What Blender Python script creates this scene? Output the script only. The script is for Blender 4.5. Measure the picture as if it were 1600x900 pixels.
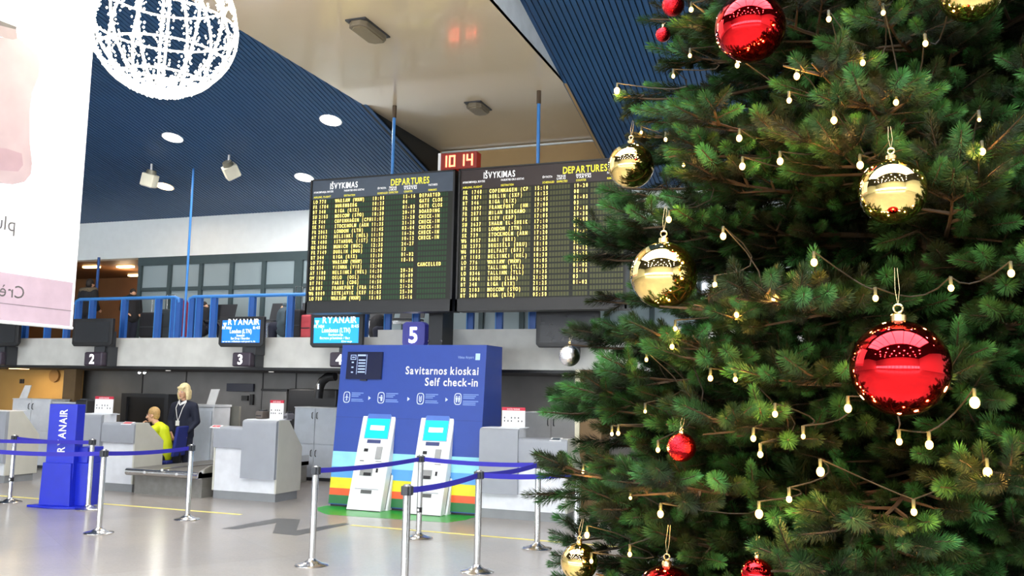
import bpy, bmesh, math, random
import numpy as np
from mathutils import Vector, Matrix, Euler

SC = bpy.context.scene
COL = SC.collection
for o in list(bpy.data.objects):
    bpy.data.objects.remove(o)

# ------------------------------------------------------------------ camera
FPX = 1400.0
TILT, ROLL, YAW = 0.114, 0.01863, 0.3541
CAM = Vector((0.0, 0.0, 1.75))
_fw = Vector((-math.sin(YAW) * math.cos(TILT), math.cos(YAW) * math.cos(TILT), math.sin(TILT)))
_r0 = Vector((math.cos(YAW), math.sin(YAW), 0.0))
_u0 = _r0.cross(_fw)
_r = _r0 * math.cos(ROLL) + _u0 * math.sin(ROLL)
_u = -_r0 * math.sin(ROLL) + _u0 * math.cos(ROLL)
cd = bpy.data.cameras.new('camera')
cam = bpy.data.objects.new('camera', cd)
COL.objects.link(cam)
cd.sensor_width = 36.0
cd.lens = 36.0 * FPX / 1600.0
cd.clip_start, cd.clip_end = 0.05, 200
M = Matrix(((_r.x, _u.x, -_fw.x, CAM.x), (_r.y, _u.y, -_fw.y, CAM.y), (_r.z, _u.z, -_fw.z, CAM.z), (0, 0, 0, 1)))
cam.matrix_world = M
SC.camera = cam

# ------------------------------------------------------------------ world (overcast daylight outside the hall) and exposure
W = bpy.data.worlds.new('overcast_sky')
SC.world = W
W.use_nodes = True
W.node_tree.nodes['Background'].inputs[0].default_value = (0.86, 0.93, 1.0, 1)
W.node_tree.nodes['Background'].inputs[1].default_value = 12.5
SC.view_settings.view_transform = 'Standard'
SC.view_settings.look = 'None'
SC.view_settings.gamma = 1.0
SC.view_settings.use_curve_mapping = False
SC.view_settings.exposure = 0.2
SC.cycles.use_adaptive_sampling = True; SC.cycles.adaptive_threshold = 0.03
SC.cycles.max_bounces = 5; SC.cycles.diffuse_bounces = 2; SC.cycles.glossy_bounces = 3; SC.cycles.transmission_bounces = 2
LAMP_W = 70.0          # power of one ceiling downlight

# ------------------------------------------------------------------ helpers: places
def ray(x, y):
    return _fw + _r * ((x - 800) / FPX) - _u * ((y - 450) / FPX)
def aY(x, y, Y):
    d = ray(x, y); return CAM + d * (Y / d.y)
def aX(x, y, X):
    d = ray(x, y); return CAM + d * (X / d.x)
def aZ(x, y, z=0.0):
    d = ray(x, y); return CAM + d * ((z - CAM.z) / d.z)
def to_px(p):
    d = Vector(p) - CAM; k = d.dot(_fw)
    if k < 0.05: return (-9999, -9999, k)
    return (800 + FPX * d.dot(_r) / k, 450 - FPX * d.dot(_u) / k, k)

# ------------------------------------------------------------------ helpers: materials
MATS = {}
def mat(name, col, rough=0.5, metal=0.0, emit=0.0, ecol=None, var=0.06, scale=6.0, coat=0.0, bump=0.0, trans=0.0, spec=None):
    if name in MATS: return MATS[name]
    m = bpy.data.materials.new(name); m.use_nodes = True
    nt = m.node_tree; b = nt.nodes['Principled BSDF']
    b.inputs['Roughness'].default_value = rough
    b.inputs['Metallic'].default_value = metal
    if coat: b.inputs['Coat Weight'].default_value = coat; b.inputs['Coat Roughness'].default_value = 0.04
    if trans: b.inputs['Transmission Weight'].default_value = trans
    if spec is not None: b.inputs['Specular IOR Level'].default_value = spec
    c = (col[0], col[1], col[2], 1)
    tc = nt.nodes.new('ShaderNodeTexCoord')
    nz = nt.nodes.new('ShaderNodeTexNoise'); nz.inputs['Scale'].default_value = scale; nz.inputs['Detail'].default_value = 3
    nt.links.new(tc.outputs['Object'], nz.inputs['Vector'])
    rp = nt.nodes.new('ShaderNodeValToRGB')
    rp.color_ramp.elements[0].position = 0.3; rp.color_ramp.elements[1].position = 0.7
    rp.color_ramp.elements[0].color = (c[0] * (1 - var), c[1] * (1 - var), c[2] * (1 - var), 1)
    rp.color_ramp.elements[1].color = (min(1, c[0] * (1 + var)), min(1, c[1] * (1 + var)), min(1, c[2] * (1 + var)), 1)
    nt.links.new(nz.outputs['Fac'], rp.inputs['Fac'])
    nt.links.new(rp.outputs['Color'], b.inputs['Base Color'])
    if bump:
        bp = nt.nodes.new('ShaderNodeBump'); bp.inputs['Strength'].default_value = bump; bp.inputs['Distance'].default_value = 0.01
        nt.links.new(nz.outputs['Fac'], bp.inputs['Height']); nt.links.new(bp.outputs['Normal'], b.inputs['Normal'])
    if emit:
        e = ecol or col
        b.inputs['Emission Color'].default_value = (e[0], e[1], e[2], 1)
        b.inputs['Emission Strength'].default_value = emit
    MATS[name] = m
    return m

def s2l(r, g, b):
    f = lambda v: (v / 255 / 12.92) if v <= 10 else ((v / 255 + 0.055) / 1.055) ** 2.4
    return (f(r), f(g), f(b))

m_white = mat('white_laminate', (0.72, 0.74, 0.78), 0.35)
m_lightgrey = mat('pale_grey_laminate', (0.60, 0.65, 0.72), 0.4)
m_silver = mat('silver_panel', (0.33, 0.35, 0.39), 0.45, 0.0, var=0.03)
m_beige = mat('beige_side_panel', (0.58, 0.57, 0.50), 0.5, var=0.03)
m_kick = mat('grey_kickplate', (0.24, 0.25, 0.26), 0.45)
m_steel = mat('brushed_steel', (0.68, 0.67, 0.66), 0.24, 1.0, var=0.03)
m_darksteel = mat('belt_steel', (0.26, 0.25, 0.23), 0.45, 0.3, var=0.12, scale=9)
m_rubber = mat('dark_rubber', (0.14, 0.135, 0.125), 0.55, var=0.15)
m_black = mat('black_plastic', (0.012, 0.012, 0.014), 0.4)
m_charcoal = mat('charcoal_metal', (0.035, 0.038, 0.045), 0.4)
m_belt = mat('blue_webbing', s2l(45, 40, 165), 0.7)
m_blue = mat('stand_blue', s2l(24, 42, 190), 0.35)
m_kioskblue = mat('kiosk_blue', s2l(36, 70, 162), 0.4, var=0.03)
m_rail = mat('rail_blue', s2l(60, 130, 205), 0.35)
m_railpost = mat('rail_post_blue', s2l(35, 85, 160), 0.4)
m_concrete = mat('pale_concrete', (0.62, 0.62, 0.59), 0.8, var=0.10, scale=3.0, bump=0.1)
m_band = mat('white_plaster', (0.88, 0.93, 0.94), 0.7, var=0.02)
m_dark = mat('dark_grey_wall', (0.20, 0.195, 0.195), 0.6, var=0.15, scale=1.5)
m_darkceil = mat('dark_soffit', (0.03, 0.03, 0.033), 0.7)
m_ochre = mat('ochre_wall', s2l(190, 150, 85), 0.6, var=0.12, scale=1.2)
m_brownpost = mat('brown_column', s2l(120, 95, 62), 0.6)
m_frame = mat('dark_window_frame', s2l(62, 78, 82), 0.4)
m_pane = mat('frosted_pane', s2l(150, 166, 172), 0.22, var=0.05, scale=0.8)
m_brownroom = mat('brown_room_wall', s2l(110, 72, 36), 0.6, var=0.2, scale=1.2)
m_slat = mat('blue_slat', s2l(42, 82, 126), 0.40, var=0.08, scale=0.7)
m_backing = mat('black_backing', (0.006, 0.008, 0.011), 0.8)
m_lamp = mat('lamp_white', (1, 1, 1), 0.5, emit=14.0, ecol=(1.0, 0.97, 0.92))
m_lampwarm = mat('lamp_warm', (1, 0.9, 0.7), 0.5, emit=9.0, ecol=(1.0, 0.62, 0.25))
m_lampring = mat('lamp_rim', (0.75, 0.76, 0.78), 0.4)
m_textwhite = mat('print_white', (0.9, 0.9, 0.9), 0.5)
m_ledred = mat('led_red', (0.9, 0.1, 0.05), 0.5, emit=9.0, ecol=(1.0, 0.10, 0.045))
m_ledcore = mat('flap_yellow', s2l(255, 240, 120), 0.5, emit=2.0, ecol=s2l(255, 234, 120))
m_ledwhite = mat('sign_white_glow', (1, 1, 1), 0.5, emit=3.2)
m_skin = mat('skin', s2l(222, 172, 140), 0.5)
m_navy = mat('navy_cloth', (0.010, 0.013, 0.032), 0.8)
m_hivis = mat('hivis_yellow', s2l(222, 235, 20), 0.6, emit=0.0)
m_blond = mat('blond_hair', s2l(232, 212, 160), 0.5, var=0.15, scale=60)
m_brownhair = mat('light_brown_hair', s2l(196, 158, 100), 0.5, var=0.25, scale=60)
m_darkhair = mat('dark_hair', (0.02, 0.012, 0.008), 0.6)
m_shirt = mat('white_shirt', (0.8, 0.8, 0.8), 0.7)
m_chairblue = mat('chair_blue', s2l(30, 45, 130), 0.7)

# ------------------------------------------------------------------ helpers: meshes
class MB:
    def __init__(s): s.v = []; s.f = []; s.mi = []
    def add(s, vs, fs, mi=0):
        n = len(s.v); s.v += [tuple(v) for v in vs]
        s.f += [tuple(i + n for i in f) for f in fs]; s.mi += [mi] * len(fs)
        return s
    def box(s, x0, x1, y0, y1, z0, z1, mi=0, mtx=None):
        vs = [Vector((x, y, z)) for z in (z0, z1) for y in (y0, y1) for x in (x0, x1)]
        if mtx is not None: vs = [mtx @ v for v in vs]
        return s.add(vs, [(0, 2, 3, 1), (4, 5, 7, 6), (0, 1, 5, 4), (2, 6, 7, 3), (0, 4, 6, 2), (1, 3, 7, 5)], mi)
    def tube(s, p0, p1, r0, r1=None, n=14, caps=True, mi=0):
        r1 = r0 if r1 is None else r1
        p0, p1 = Vector(p0), Vector(p1); d = (p1 - p0)
        if d.length < 1e-6: return s
        d.normalize(); a = d.orthogonal().normalized(); b = d.cross(a)
        vs = []
        for p, r in ((p0, r0), (p1, r1)):
            for i in range(n):
                t = 2 * math.pi * i / n; vs.append(p + (a * math.cos(t) + b * math.sin(t)) * r)
        fs = [(i, (i + 1) % n, n + (i + 1) % n, n + i) for i in range(n)]
        if caps: fs += [tuple(range(n - 1, -1, -1)), tuple(range(n, 2 * n))]
        return s.add(vs, fs, mi)
    def path(s, pts, r, n=6, mi=0):
        pts = [Vector(p) for p in pts]
        vs = []; prev = None
        for k, p in enumerate(pts):
            d = (pts[min(k + 1, len(pts) - 1)] - pts[max(k - 1, 0)]).normalized()
            a = d.orthogonal().normalized() if prev is None else (prev - d * prev.dot(d)).normalized()
            prev = a; b = d.cross(a); rr = r[k] if isinstance(r, (list, tuple)) else r
            for i in range(n):
                t = 2 * math.pi * i / n; vs.append(p + (a * math.cos(t) + b * math.sin(t)) * rr)
        fs = []
        for k in range(len(pts) - 1):
            for i in range(n):
                fs.append((k * n + i, k * n + (i + 1) % n, (k + 1) * n + (i + 1) % n, (k + 1) * n + i))
        fs += [tuple(range(n - 1, -1, -1)), tuple(range((len(pts) - 1) * n, len(pts) * n))]
        return s.add(vs, fs, mi)
    def prism(s, poly, vec, mi=0):
        n = len(poly); vec = Vector(vec)
        vs = [Vector(p) for p in poly] + [Vector(p) + vec for p in poly]
        fs = [tuple(range(n - 1, -1, -1)), tuple(range(n, 2 * n))] + [(i, (i + 1) % n, n + (i + 1) % n, n + i) for i in range(n)]
        return s.add(vs, fs, mi)
    def lathe(s, prof, c=(0, 0, 0), n=24, mi=0):
        c = Vector(c); vs = []
        for (r, z) in prof:
            for i in range(n):
                t = 2 * math.pi * i / n; vs.append(c + Vector((r * math.cos(t), r * math.sin(t), z)))
        fs = []
        for k in range(len(prof) - 1):
            for i in range(n):
                fs.append((k * n + i, k * n + (i + 1) % n, (k + 1) * n + (i + 1) % n, (k + 1) * n + i))
        fs += [tuple(range(n - 1, -1, -1)), tuple(range((len(prof) - 1) * n, len(prof) * n))]
        return s.add(vs, fs, mi)
    def ball(s, c, r, nu=16, nv=10, sc=(1, 1, 1), mi=0, mtx=None):
        c = Vector(c); vs = []
        for j in range(1, nv):
            a = math.pi * j / nv
            for i in range(nu):
                t = 2 * math.pi * i / nu
                v = Vector((math.sin(a) * math.cos(t) * sc[0], math.sin(a) * math.sin(t) * sc[1], math.cos(a) * sc[2])) * r
                vs.append(c + (mtx @ v if mtx is not None else v))
        top = Vector((0, 0, r * sc[2])); bot = -top
        vs += [c + (mtx @ top if mtx is not None else top), c + (mtx @ bot if mtx is not None else bot)]
        fs = [(i, (i + 1) % nu, nu * (nv - 1))[::-1] for i in range(nu)]
        for j in range(nv - 2):
            for i in range(nu):
                fs.append((j * nu + i, (j + 1) * nu + i, (j + 1) * nu + (i + 1) % nu, j * nu + (i + 1) % nu))
        b = (nv - 2) * nu
        fs += [(b + i, nu * (nv - 1) + 1, b + (i + 1) % nu) for i in range(nu)]
        return s.add(vs, fs, mi)
    def build(s, name, m, parent=None, smooth=False, bevel=0.0, fix=True):
        me = bpy.data.meshes.new(name)
        me.from_pydata(s.v, [], s.f)
        ms = m if isinstance(m, (list, tuple)) else [m]
        for q in ms: me.materials.append(q)
        if len(ms) > 1: me.polygons.foreach_set('material_index', s.mi)
        if fix or bevel:
            bm = bmesh.new(); bm.from_mesh(me)
            if fix: bmesh.ops.recalc_face_normals(bm, faces=bm.faces)
            if bevel:
                bmesh.ops.bevel(bm, geom=[e for e in bm.edges if e.calc_face_angle(0) > 0.5], offset=bevel, segments=2, affect='EDGES', profile=0.5)
            bm.to_mesh(me); bm.free()
        if smooth:
            me.polygons.foreach_set('use_smooth', [True] * len(me.polygons))
            try: me.set_sharp_from_angle(angle=math.radians(40))
            except Exception: pass
        me.update()
        o = bpy.data.objects.new(name, me); COL.objects.link(o)
        if parent is not None: o.parent = parent; o.matrix_parent_inverse = PINV(parent)
        return o
def PINV(p):
    return Matrix.LocRotScale(p.location, p.rotation_euler, p.scale).inverted_safe()
def tag(o, label, cat, group=None, kind=None):
    o['label'] = label; o['category'] = cat
    if group: o['group'] = group
    if kind: o['kind'] = kind
    return o
def struct(o, label=None):
    o['kind'] = 'structure'
    if label: o['label'] = label
    return o
def thing(name, loc, label, cat, group=None):
    o = bpy.data.objects.new(name, None); COL.objects.link(o); o.empty_display_size = 0.1
    o.location = loc
    return tag(o, label, cat, group)
def link_mesh(name, me, mtx, parent):
    o = bpy.data.objects.new(name, me); COL.objects.link(o)
    if parent is not None: o.parent = parent; o.matrix_parent_inverse = PINV(parent)
    o.matrix_basis = mtx
    return o

# text: every glyph becomes mesh, cached
_gl = {}
def glyph(ch, bold):
    k = (ch, bold)
    if k in _gl: return _gl[k]
    cu = bpy.data.curves.new('glyph', 'FONT'); cu.body = ch; cu.size = 1.0; cu.resolution_u = 3
    cu.offset = 0.018 if bold else 0.0
    ob = bpy.data.objects.new('glyph', cu); COL.objects.link(ob)
    bpy.context.view_layer.update()
    dg = bpy.context.evaluated_depsgraph_get()
    me = ob.evaluated_get(dg).to_mesh()
    vs = [tuple(v.co) for v in me.vertices]; fs = [tuple(p.vertices) for p in me.polygons]
    ob.evaluated_get(dg).to_mesh_clear()
    bpy.data.objects.remove(ob); bpy.data.curves.remove(cu)
    if vs: x0 = min(v[0] for v in vs); x1 = max(v[0] for v in vs)
    else: x0, x1 = 0.0, 0.25
    _gl[k] = (vs, fs, x0, x1); return _gl[k]
def text_mesh(mb, body, mtx, size, bold=True, width=None, align='L', cell=None, mi=0, sx=1.0, space=0.11):
    """flat lettering laid in the XY plane of mtx (x to the right, y up)"""
    items = []; x = 0.0
    for ch in body:
        vs, fs, x0, x1 = glyph(ch, bold)
        if cell is not None:
            items.append((vs, fs, x + (cell * 0.5 - (x0 + x1) * 0.5 * size * sx), 1)); x += cell
        else:
            if ch == ' ': x += 0.30 * size * sx; continue
            items.append((vs, fs, x - x0 * size * sx, 1)); x += (x1 - x0 + space) * size * sx
    tot = x - (0 if cell is not None else space * size * sx)
    k = 1.0
    if width is not None and tot > 0: k = width / tot; tot = width
    off = {'L': 0.0, 'C': -tot / 2, 'R': -tot}[align]
    for vs, fs, dx, _ in items:
        if not fs: continue
        mb.add([mtx @ Vector((off + (dx + v[0] * size * sx) * k, v[1] * size, 0)) for v in vs], fs, mi)
    return tot
def frame_mtx(p, right, up):
    right = Vector(right).normalized(); up = Vector(up).normalized(); n = right.cross(up)
    return Matrix(((right.x, up.x, n.x, p[0]), (right.y, up.y, n.y, p[1]), (right.z, up.z, n.z, p[2]), (0, 0, 0, 1)))
FRONT = lambda x, y, z: frame_mtx((x, y, z), (1, 0, 0), (0, 0, 1))

# ================================================================== THE HALL
BY = 15.65                     # far upper wall
T = math.tan(0.2254)           # fall of the slatted ceiling
ZB = 5.387                     # ceiling height at the far wall
zc = lambda Y: ZB + T * (BY - Y)
HG = 6.205                     # glossy dropped ceiling
XL, XR, YE = -7.04, -3.72, 15.0
ROOM = (-26.0, 15.0, -15.0)    # left, right, rear

def floor_material():
    m = bpy.data.materials.new('terrazzo_floor'); m.use_nodes = True
    nt = m.node_tree; b = nt.nodes['Principled BSDF']
    tc = nt.nodes.new('ShaderNodeTexCoord')
    n1 = nt.nodes.new('ShaderNodeTexNoise'); n1.inputs['Scale'].default_value = 0.55; n1.inputs['Detail'].default_value = 4
    n2 = nt.nodes.new('ShaderNodeTexVoronoi'); n2.inputs['Scale'].default_value = 55
    br = nt.nodes.new('ShaderNodeTexBrick'); br.inputs['Scale'].default_value = 0.55; br.offset = 0.0
    br.inputs['Mortar Size'].default_value = 0.002
    br.inputs['Color1'].default_value = (0.42, 0.395, 0.37, 1); br.inputs['Color2'].default_value = (0.385, 0.35, 0.325, 1)
    br.inputs['Mortar'].default_value = (0.38, 0.35, 0.33, 1); br.inputs['Brick Width'].default_value = 1.0; br.inputs['Row Height'].default_value = 1.0
    mp = nt.nodes.new('ShaderNodeMapping'); mp.inputs['Rotation'].default_value = (0, 0, 0.6)
    nt.links.new(tc.outputs['Object'], n1.inputs['Vector']); nt.links.new(tc.outputs['Object'], n2.inputs['Vector'])
    nt.links.new(tc.outputs['Object'], mp.inputs['Vector']); nt.links.new(mp.outputs['Vector'], br.inputs['Vector'])
    rp = nt.nodes.new('ShaderNodeValToRGB')
    rp.color_ramp.elements[0].position = 0.35; rp.color_ramp.elements[0].color = (0.84, 0.84, 0.86, 1)
    rp.color_ramp.elements[1].position = 0.65; rp.color_ramp.elements[1].color = (1.0, 0.98, 0.95, 1)
    nt.links.new(n1.outputs['Fac'], rp.inputs['Fac'])
    r2 = nt.nodes.new('ShaderNodeValToRGB')
    r2.color_ramp.elements[0].color = (0.92, 0.92, 0.92, 1); r2.color_ramp.elements[1].color = (1, 1, 1, 1)
    nt.links.new(n2.outputs['Color'], r2.inputs['Fac'])
    a = nt.nodes.new('ShaderNodeMixRGB'); a.blend_type = 'MULTIPLY'; a.inputs[0].default_value = 1
    c = nt.nodes.new('ShaderNodeMixRGB'); c.blend_type = 'MULTIPLY'; c.inputs[0].default_value = 1
    nt.links.new(br.outputs['Color'], a.inputs[1]); nt.links.new(rp.outputs['Color'], a.inputs[2])
    nt.links.new(a.outputs[0], c.inputs[1]); nt.links.new(r2.outputs['Color'], c.inputs[2])
    nt.links.new(c.outputs[0], b.inputs['Base Color'])
    b.inputs['Roughness'].default_value = 0.22
    return m
fl = struct(MB().box(ROOM[0], ROOM[1], ROOM[2], 19.5, -0.2, 0.0).build('floor', floor_material()), 'polished beige grey terrazzo hall floor')
m_yline = mat('yellow_tape', s2l(240, 225, 130), 0.5)
m_greyfilm = mat('grey_floor_film', (0.105, 0.105, 0.105), 0.4)
m_greenfilm = mat('green_floor_film', s2l(40, 165, 50), 0.3)
def flat(name, poly, m, h, parent):
    return MB().prism([(p[0], p[1], 0.0005) for p in poly], (0, 0, h)).build(name, m, parent)
flat('yellow_line', [(-13.9, 10.43), (-13.9, 10.51), (-7.75, 10.51), (-7.75, 10.43)], m_yline, 0.002, fl)
flat('yellow_line', [(-5.95, 10.29), (-5.95, 10.36), (-1.2, 10.30), (-1.2, 10.23)], m_yline, 0.002, fl)
ar = [aZ(347, 826), aZ(433, 810), aZ(469, 812), aZ(463, 829), aZ(541, 817), aZ(546, 819), aZ(463, 837), aZ(426, 833), aZ(432, 817), aZ(370, 827)]
flat('floor_arrow', [(p.x, p.y) for p in ar], m_greyfilm, 0.002, fl)
flat('green_strip', [(-7.25, 11.83), (-7.25, 11.45), (-6.75, 11.02), (-4.95, 11.10), (-4.83, 11.45), (-4.83, 11.83)], m_greenfilm, 0.0015, fl)

# --- slatted dark ceiling
YS = 4.0                        # slats run from the far wall to here
SKY = (-9.0, 7.0, -2.5, 3.2)    # rooflight above the visitors' side
def cquad(mb, x0, x1, y0, y1, up=0.05):
    mb.prism([(x0, y0, zc(y0) + up), (x1, y0, zc(y0) + up), (x1, y1, zc(y1) + up), (x0, y1, zc(y1) + up)], (0, 0, 0.06))
cb = MB()
cquad(cb, ROOM[0], XL, YS, BY + .3); cquad(cb, XR, ROOM[1], YS, BY + .3); cquad(cb, XL, XR, YS, 9.0)
cquad(cb, XL, XR, YE, BY + .3)
cquad(cb, ROOM[0], ROOM[1], SKY[3], YS, 0.0); cquad(cb, ROOM[0], SKY[0], SKY[2], SKY[3], 0.0); cquad(cb, SKY[1], ROOM[1], SKY[2], SKY[3], 0.0)
zr = zc(SKY[2])
cb.box(ROOM[0], ROOM[1], ROOM[2], SKY[2], zr, zr + 0.1)
ceil_ = struct(cb.build('ceiling', m_backing), 'dark slatted sloping hall ceiling')
for i in range(1, 8):
    x = SKY[0] + (SKY[1] - SKY[0]) * i / 8
    MB().prism([(x - .05, SKY[2], zc(SKY[2])), (x + .05, SKY[2], zc(SKY[2])), (x + .05, SKY[3], zc(SKY[3])), (x - .05, SKY[3], zc(SKY[3]))], (0, 0, 0.15)).build('rooflight_bar', m_white, ceil_)
PITCH = 0.079
def slat_mesh(y0, y1):
    w = 0.031
    return MB().prism([(-w, y0, zc(y0)), (w, y0, zc(y0)), (w, y1, zc(y1)), (-w, y1, zc(y1))], (0, 0, 0.022))
_sl = slat_mesh(YS, BY).build('ceiling_slat', m_slat, ceil_)
_slf = slat_mesh(YS, 9.0).build('ceiling_slat', m_slat, ceil_)
_slw = slat_mesh(YE + .02, BY).build('ceiling_slat', m_slat, ceil_)
x = -18.0; k = 0; first = {0: True, 1: True, 2: True}
while x < 3.4:
    inside = XL + .03 < x < XR - .03
    src = _slw if inside else _sl
    if not inside or abs(x) < 99:
        key = 1 if inside else 0
        if first[key]: o = src; first[key] = False
        else:
            o = src.copy(); COL.objects.link(o)
        o.location.x = x
    x += PITCH
bpy.data.objects.remove(_slf)

# --- glossy dropped ceiling box
m_gloss = mat('glossy_stretch_ceiling', s2l(222, 204, 174), 0.16, var=0.03, scale=0.6, coat=0.3, spec=0.7)
m_soffit = mat('white_soffit_side', (0.80, 0.84, 0.86), 0.5)
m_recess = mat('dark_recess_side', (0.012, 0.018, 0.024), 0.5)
m_endwall = mat('tan_end_wall', s2l(176, 144, 96), 0.6, var=0.1, scale=0.6)
gl = struct(MB().box(XL, XR, 3.8, YE + 0.1, HG, HG + 0.05).build('ceiling_dropped', m_gloss), 'glossy cream dropped ceiling panel')
yc = BY - (HG - ZB) / T        # where the slats come down to the panel's level
MB().prism([(XR, 3.8, HG + .001), (XR, yc, HG + .001), (XR, 3.8, zc(3.8))], (-0.04, 0, 0)).build('side_panel', m_soffit, gl)
MB().prism([(XL, 3.8, HG + .001), (XL, yc, HG + .001), (XL, 3.8, zc(3.8))], (0.04, 0, 0)).build('side_panel', m_soffit, gl)
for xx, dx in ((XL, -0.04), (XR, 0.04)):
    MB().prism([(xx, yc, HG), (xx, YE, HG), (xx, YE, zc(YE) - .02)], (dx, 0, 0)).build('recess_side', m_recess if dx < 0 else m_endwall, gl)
MB().box(XL, XR, YE, YE + .05, zc(YE) - .05, HG).build('end_wall', m_endwall, gl)
MB().box(XL + .05, XR - .05, YE - .05, YE, HG - .05, HG - .02).build('cove_strip', m_soffit, gl)

# --- far upper wall, mezzanine
FY = 13.55
MZ = 2.615
wu = struct(MB().box(ROOM[0], ROOM[1], BY, BY + .25, 4.5345, ZB + 0.15).build('wall_back_upper', m_band), 'white plaster band under the slatted ceiling')
sl = MB().box(ROOM[0], ROOM[1], FY, BY + .4, 2.08, MZ)
mz = struct(sl.build('floor_mezzanine', m_concrete), 'pale concrete edge of the mezzanine floor')
MB().box(-7.42, ROOM[1], FY - .03, FY + .12, 2.085, 2.735).build('raised_parapet', m_concrete, mz)
MB().box(ROOM[0], ROOM[1], FY + .05, 16.4, 2.03, 2.079).build('dark_soffit', m_darkceil, mz)
MB().box(-16.5, -3.0, FY + .02, FY + .05, 2.035, 2.078).build('shadow_groove', m_black, mz)

# upper glazing
win = MB()
gx0 = aY(218, 460, BY).x; gx1 = -2.0
zt = aY(340, 411, BY).z; zm0, zm1 = aY(363, 452, BY).z, aY(363, 446, BY).z
win.box(gx0 - .1, gx1, BY, BY + .12, zt, 4.534)
w1 = struct(win.build('window_1', m_frame), 'dark framed frosted glazing behind the mezzanine railing')
mull = [aY(px, 430, BY).x for px in (220, 266, 315, 363, 413)]
step = (mull[-1] - mull[0]) / 4
mull += [mull[-1] + step * 1.06]
while mull[-1] + step < gx1: mull.append(mull[-1] + step)
for i, x in enumerate(mull):
    w = 0.055 if i != 5 else 0.12
    MB().box(x - w / 1, x + w / 1 * .6, BY - .03, BY + .1, MZ, zt).build('mullion', m_frame, w1)
for a, b in zip(mull[:-1], mull[1:]):
    for z0, z1 in ((MZ, zm0), (zm1, zt)):
        MB().box(a + .03, b - .05, BY + .03, BY + .05, z0, z1).build('pane', m_pane, w1)
    MB().box(a, b, BY - .01, BY + .08, zm0, zm1).build('transom', m_frame, w1)
# wall parts outside the glazing, plus the dim brown room behind the open bay
struct(MB().box(ROOM[0], aY(118, 460, BY).x - 4.0, BY, BY + .25, MZ, 4.54).build('wall_back_mezzanine', m_band), 'pale wall behind the mezzanine at far left')
struct(MB().box(gx1, ROOM[1], BY, BY + .25, MZ, 4.54).build('wall_back_mezzanine', m_band), 'pale wall behind the mezzanine at right')
rm = MB(); bx0, bx1 = -20.5, gx0 - .1
rm.box(bx0, bx1 + .2, 18.6, 18.7, 2.4, 4.7); rm.box(bx0, bx1 + .2, BY + .26, 18.7, 4.54, 4.65); rm.box(bx0 - .1, bx0, BY, 18.7, 2.4, 4.7); rm.box(bx1 + .1, bx1 + .2, BY + .1, 18.7, 2.4, 4.7)
rm.box(bx0, bx1 + .2, BY + .4, 18.7, 2.4, MZ)
br_ = struct(rm.build('wall_back_bay', m_brownroom), 'dim brown room seen through the open bay upstairs')
for (px, py) in ((143, 418), (196, 417.5), (213, 431)):
    d = ray(px, py); p = CAM + d * ((4.50 - CAM.z) / d.z)
    if p.y > 18.4: p = aY(px, py, 18.3)
    MB().box(p.x - .22, p.x + .22, p.y - .06, p.y + .06, 4.49, 4.53).build('strip_light', m_lampwarm, br_)
pw = bpy.data.lights.new('room_light', 'POINT'); pw.energy = 25; pw.color = (1, .72, .45); pw.shadow_soft_size = .15
po = bpy.data.objects.new('room_light', pw); COL.objects.link(po); po.location = (-16.5, 17.2, 4.3)

# --- under the mezzanine
wb = struct(MB().box(-17.6, ROOM[1], 16.3, 16.5, 0, 2.08).build('wall_back', m_dark), 'dark grey wall behind the check-in desks')
for px0, py0, px1, py1, m, nm, lab in ((356, 599, 397, 612, mat('navy_plate', (0.012, 0.016, 0.04), .4), 'wall_plate', 'dark blue plate on the grey wall behind the third desk'),
                                  (379, 618, 388, 626, m_black, 'wall_box', 'small black box on the grey wall below the dark blue plate'),
                                  (392, 616, 396, 633, m_black, 'wall_socket', 'narrow black trunking piece beside the small wall box')):
    a = aY(px0, py0, 16.28); b = aY(px1, py1, 16.28)
    tag(MB().box(a.x, b.x, 16.24, 16.3, b.z, a.z).build(nm, m, bevel=.004), lab, 'wall fitting')
a = aY(266, 630, 16.28)
for px in (222, 290, 410, 462):
    x = aY(px, 600, 16.28).x
    MB().box(x - .012, x + .012, 16.285, 16.302, 0.02, 2.05).build('wall_joint', m_black, wb)
# black baggage hatch behind the seated clerk
a, b = aY(206, 618, 16.1), aY(262, 665, 16.1)
h = thing('baggage_hatch', ((a.x + b.x) / 2, 16.1, 0), 'black rubber-curtained baggage hatch behind the seated clerk', 'hatch')
MB().box(a.x, b.x, 16.0, 16.3, 0.3, a.z).build('curtain', m_black, h)
MB().box(a.x - .15, a.x, 15.95, 16.3, 0.0, a.z - .03).build('frame_post', m_charcoal, h)
MB().box(b.x, b.x + .1, 15.95, 16.3, 0.0, a.z - .03).build('frame_post', m_charcoal, h)
MB().box(a.x - .15, b.x + .1, 15.95, 16.3, a.z - .03, a.z + .05).build('lintel', m_charcoal, h)
# ochre room corner at far left
wl = struct(MB().box(-24, -16.45, 15.9, 16.1, 0, 2.08).build('wall_left_ochre', m_ochre), 'warm ochre lit wall under the mezzanine at far left')
a = aY(86, 587, 15.88)
MB().tube((a.x, 15.9, a.z), (a.x, 15.84, a.z), .145, .145, 24).build('round_plaque', mat('ochre_plaque', s2l(150, 112, 60), .5), wl, smooth=True)
for px in (32, 36):
    a = aY(px, 595, 15.88)
    MB().box(a.x - .02, a.x + .02, 15.87, 15.9, a.z - .06, a.z + .04).build('hook', m_charcoal, wl)
a0, a1 = aY(98, 600, 14.6), aY(117, 600, 14.6)
struct(MB().box(a0.x, a1.x, 14.6, 14.8, 0, 2.08).build('wall_left_column', m_brownpost, bevel=.02), 'brown column between the ochre room and grey wall')
ol = bpy.data.lights.new('ochre_room_light', 'AREA'); ol.energy = 22; ol.size = .5; ol.color = (1, .80, .50)
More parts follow.
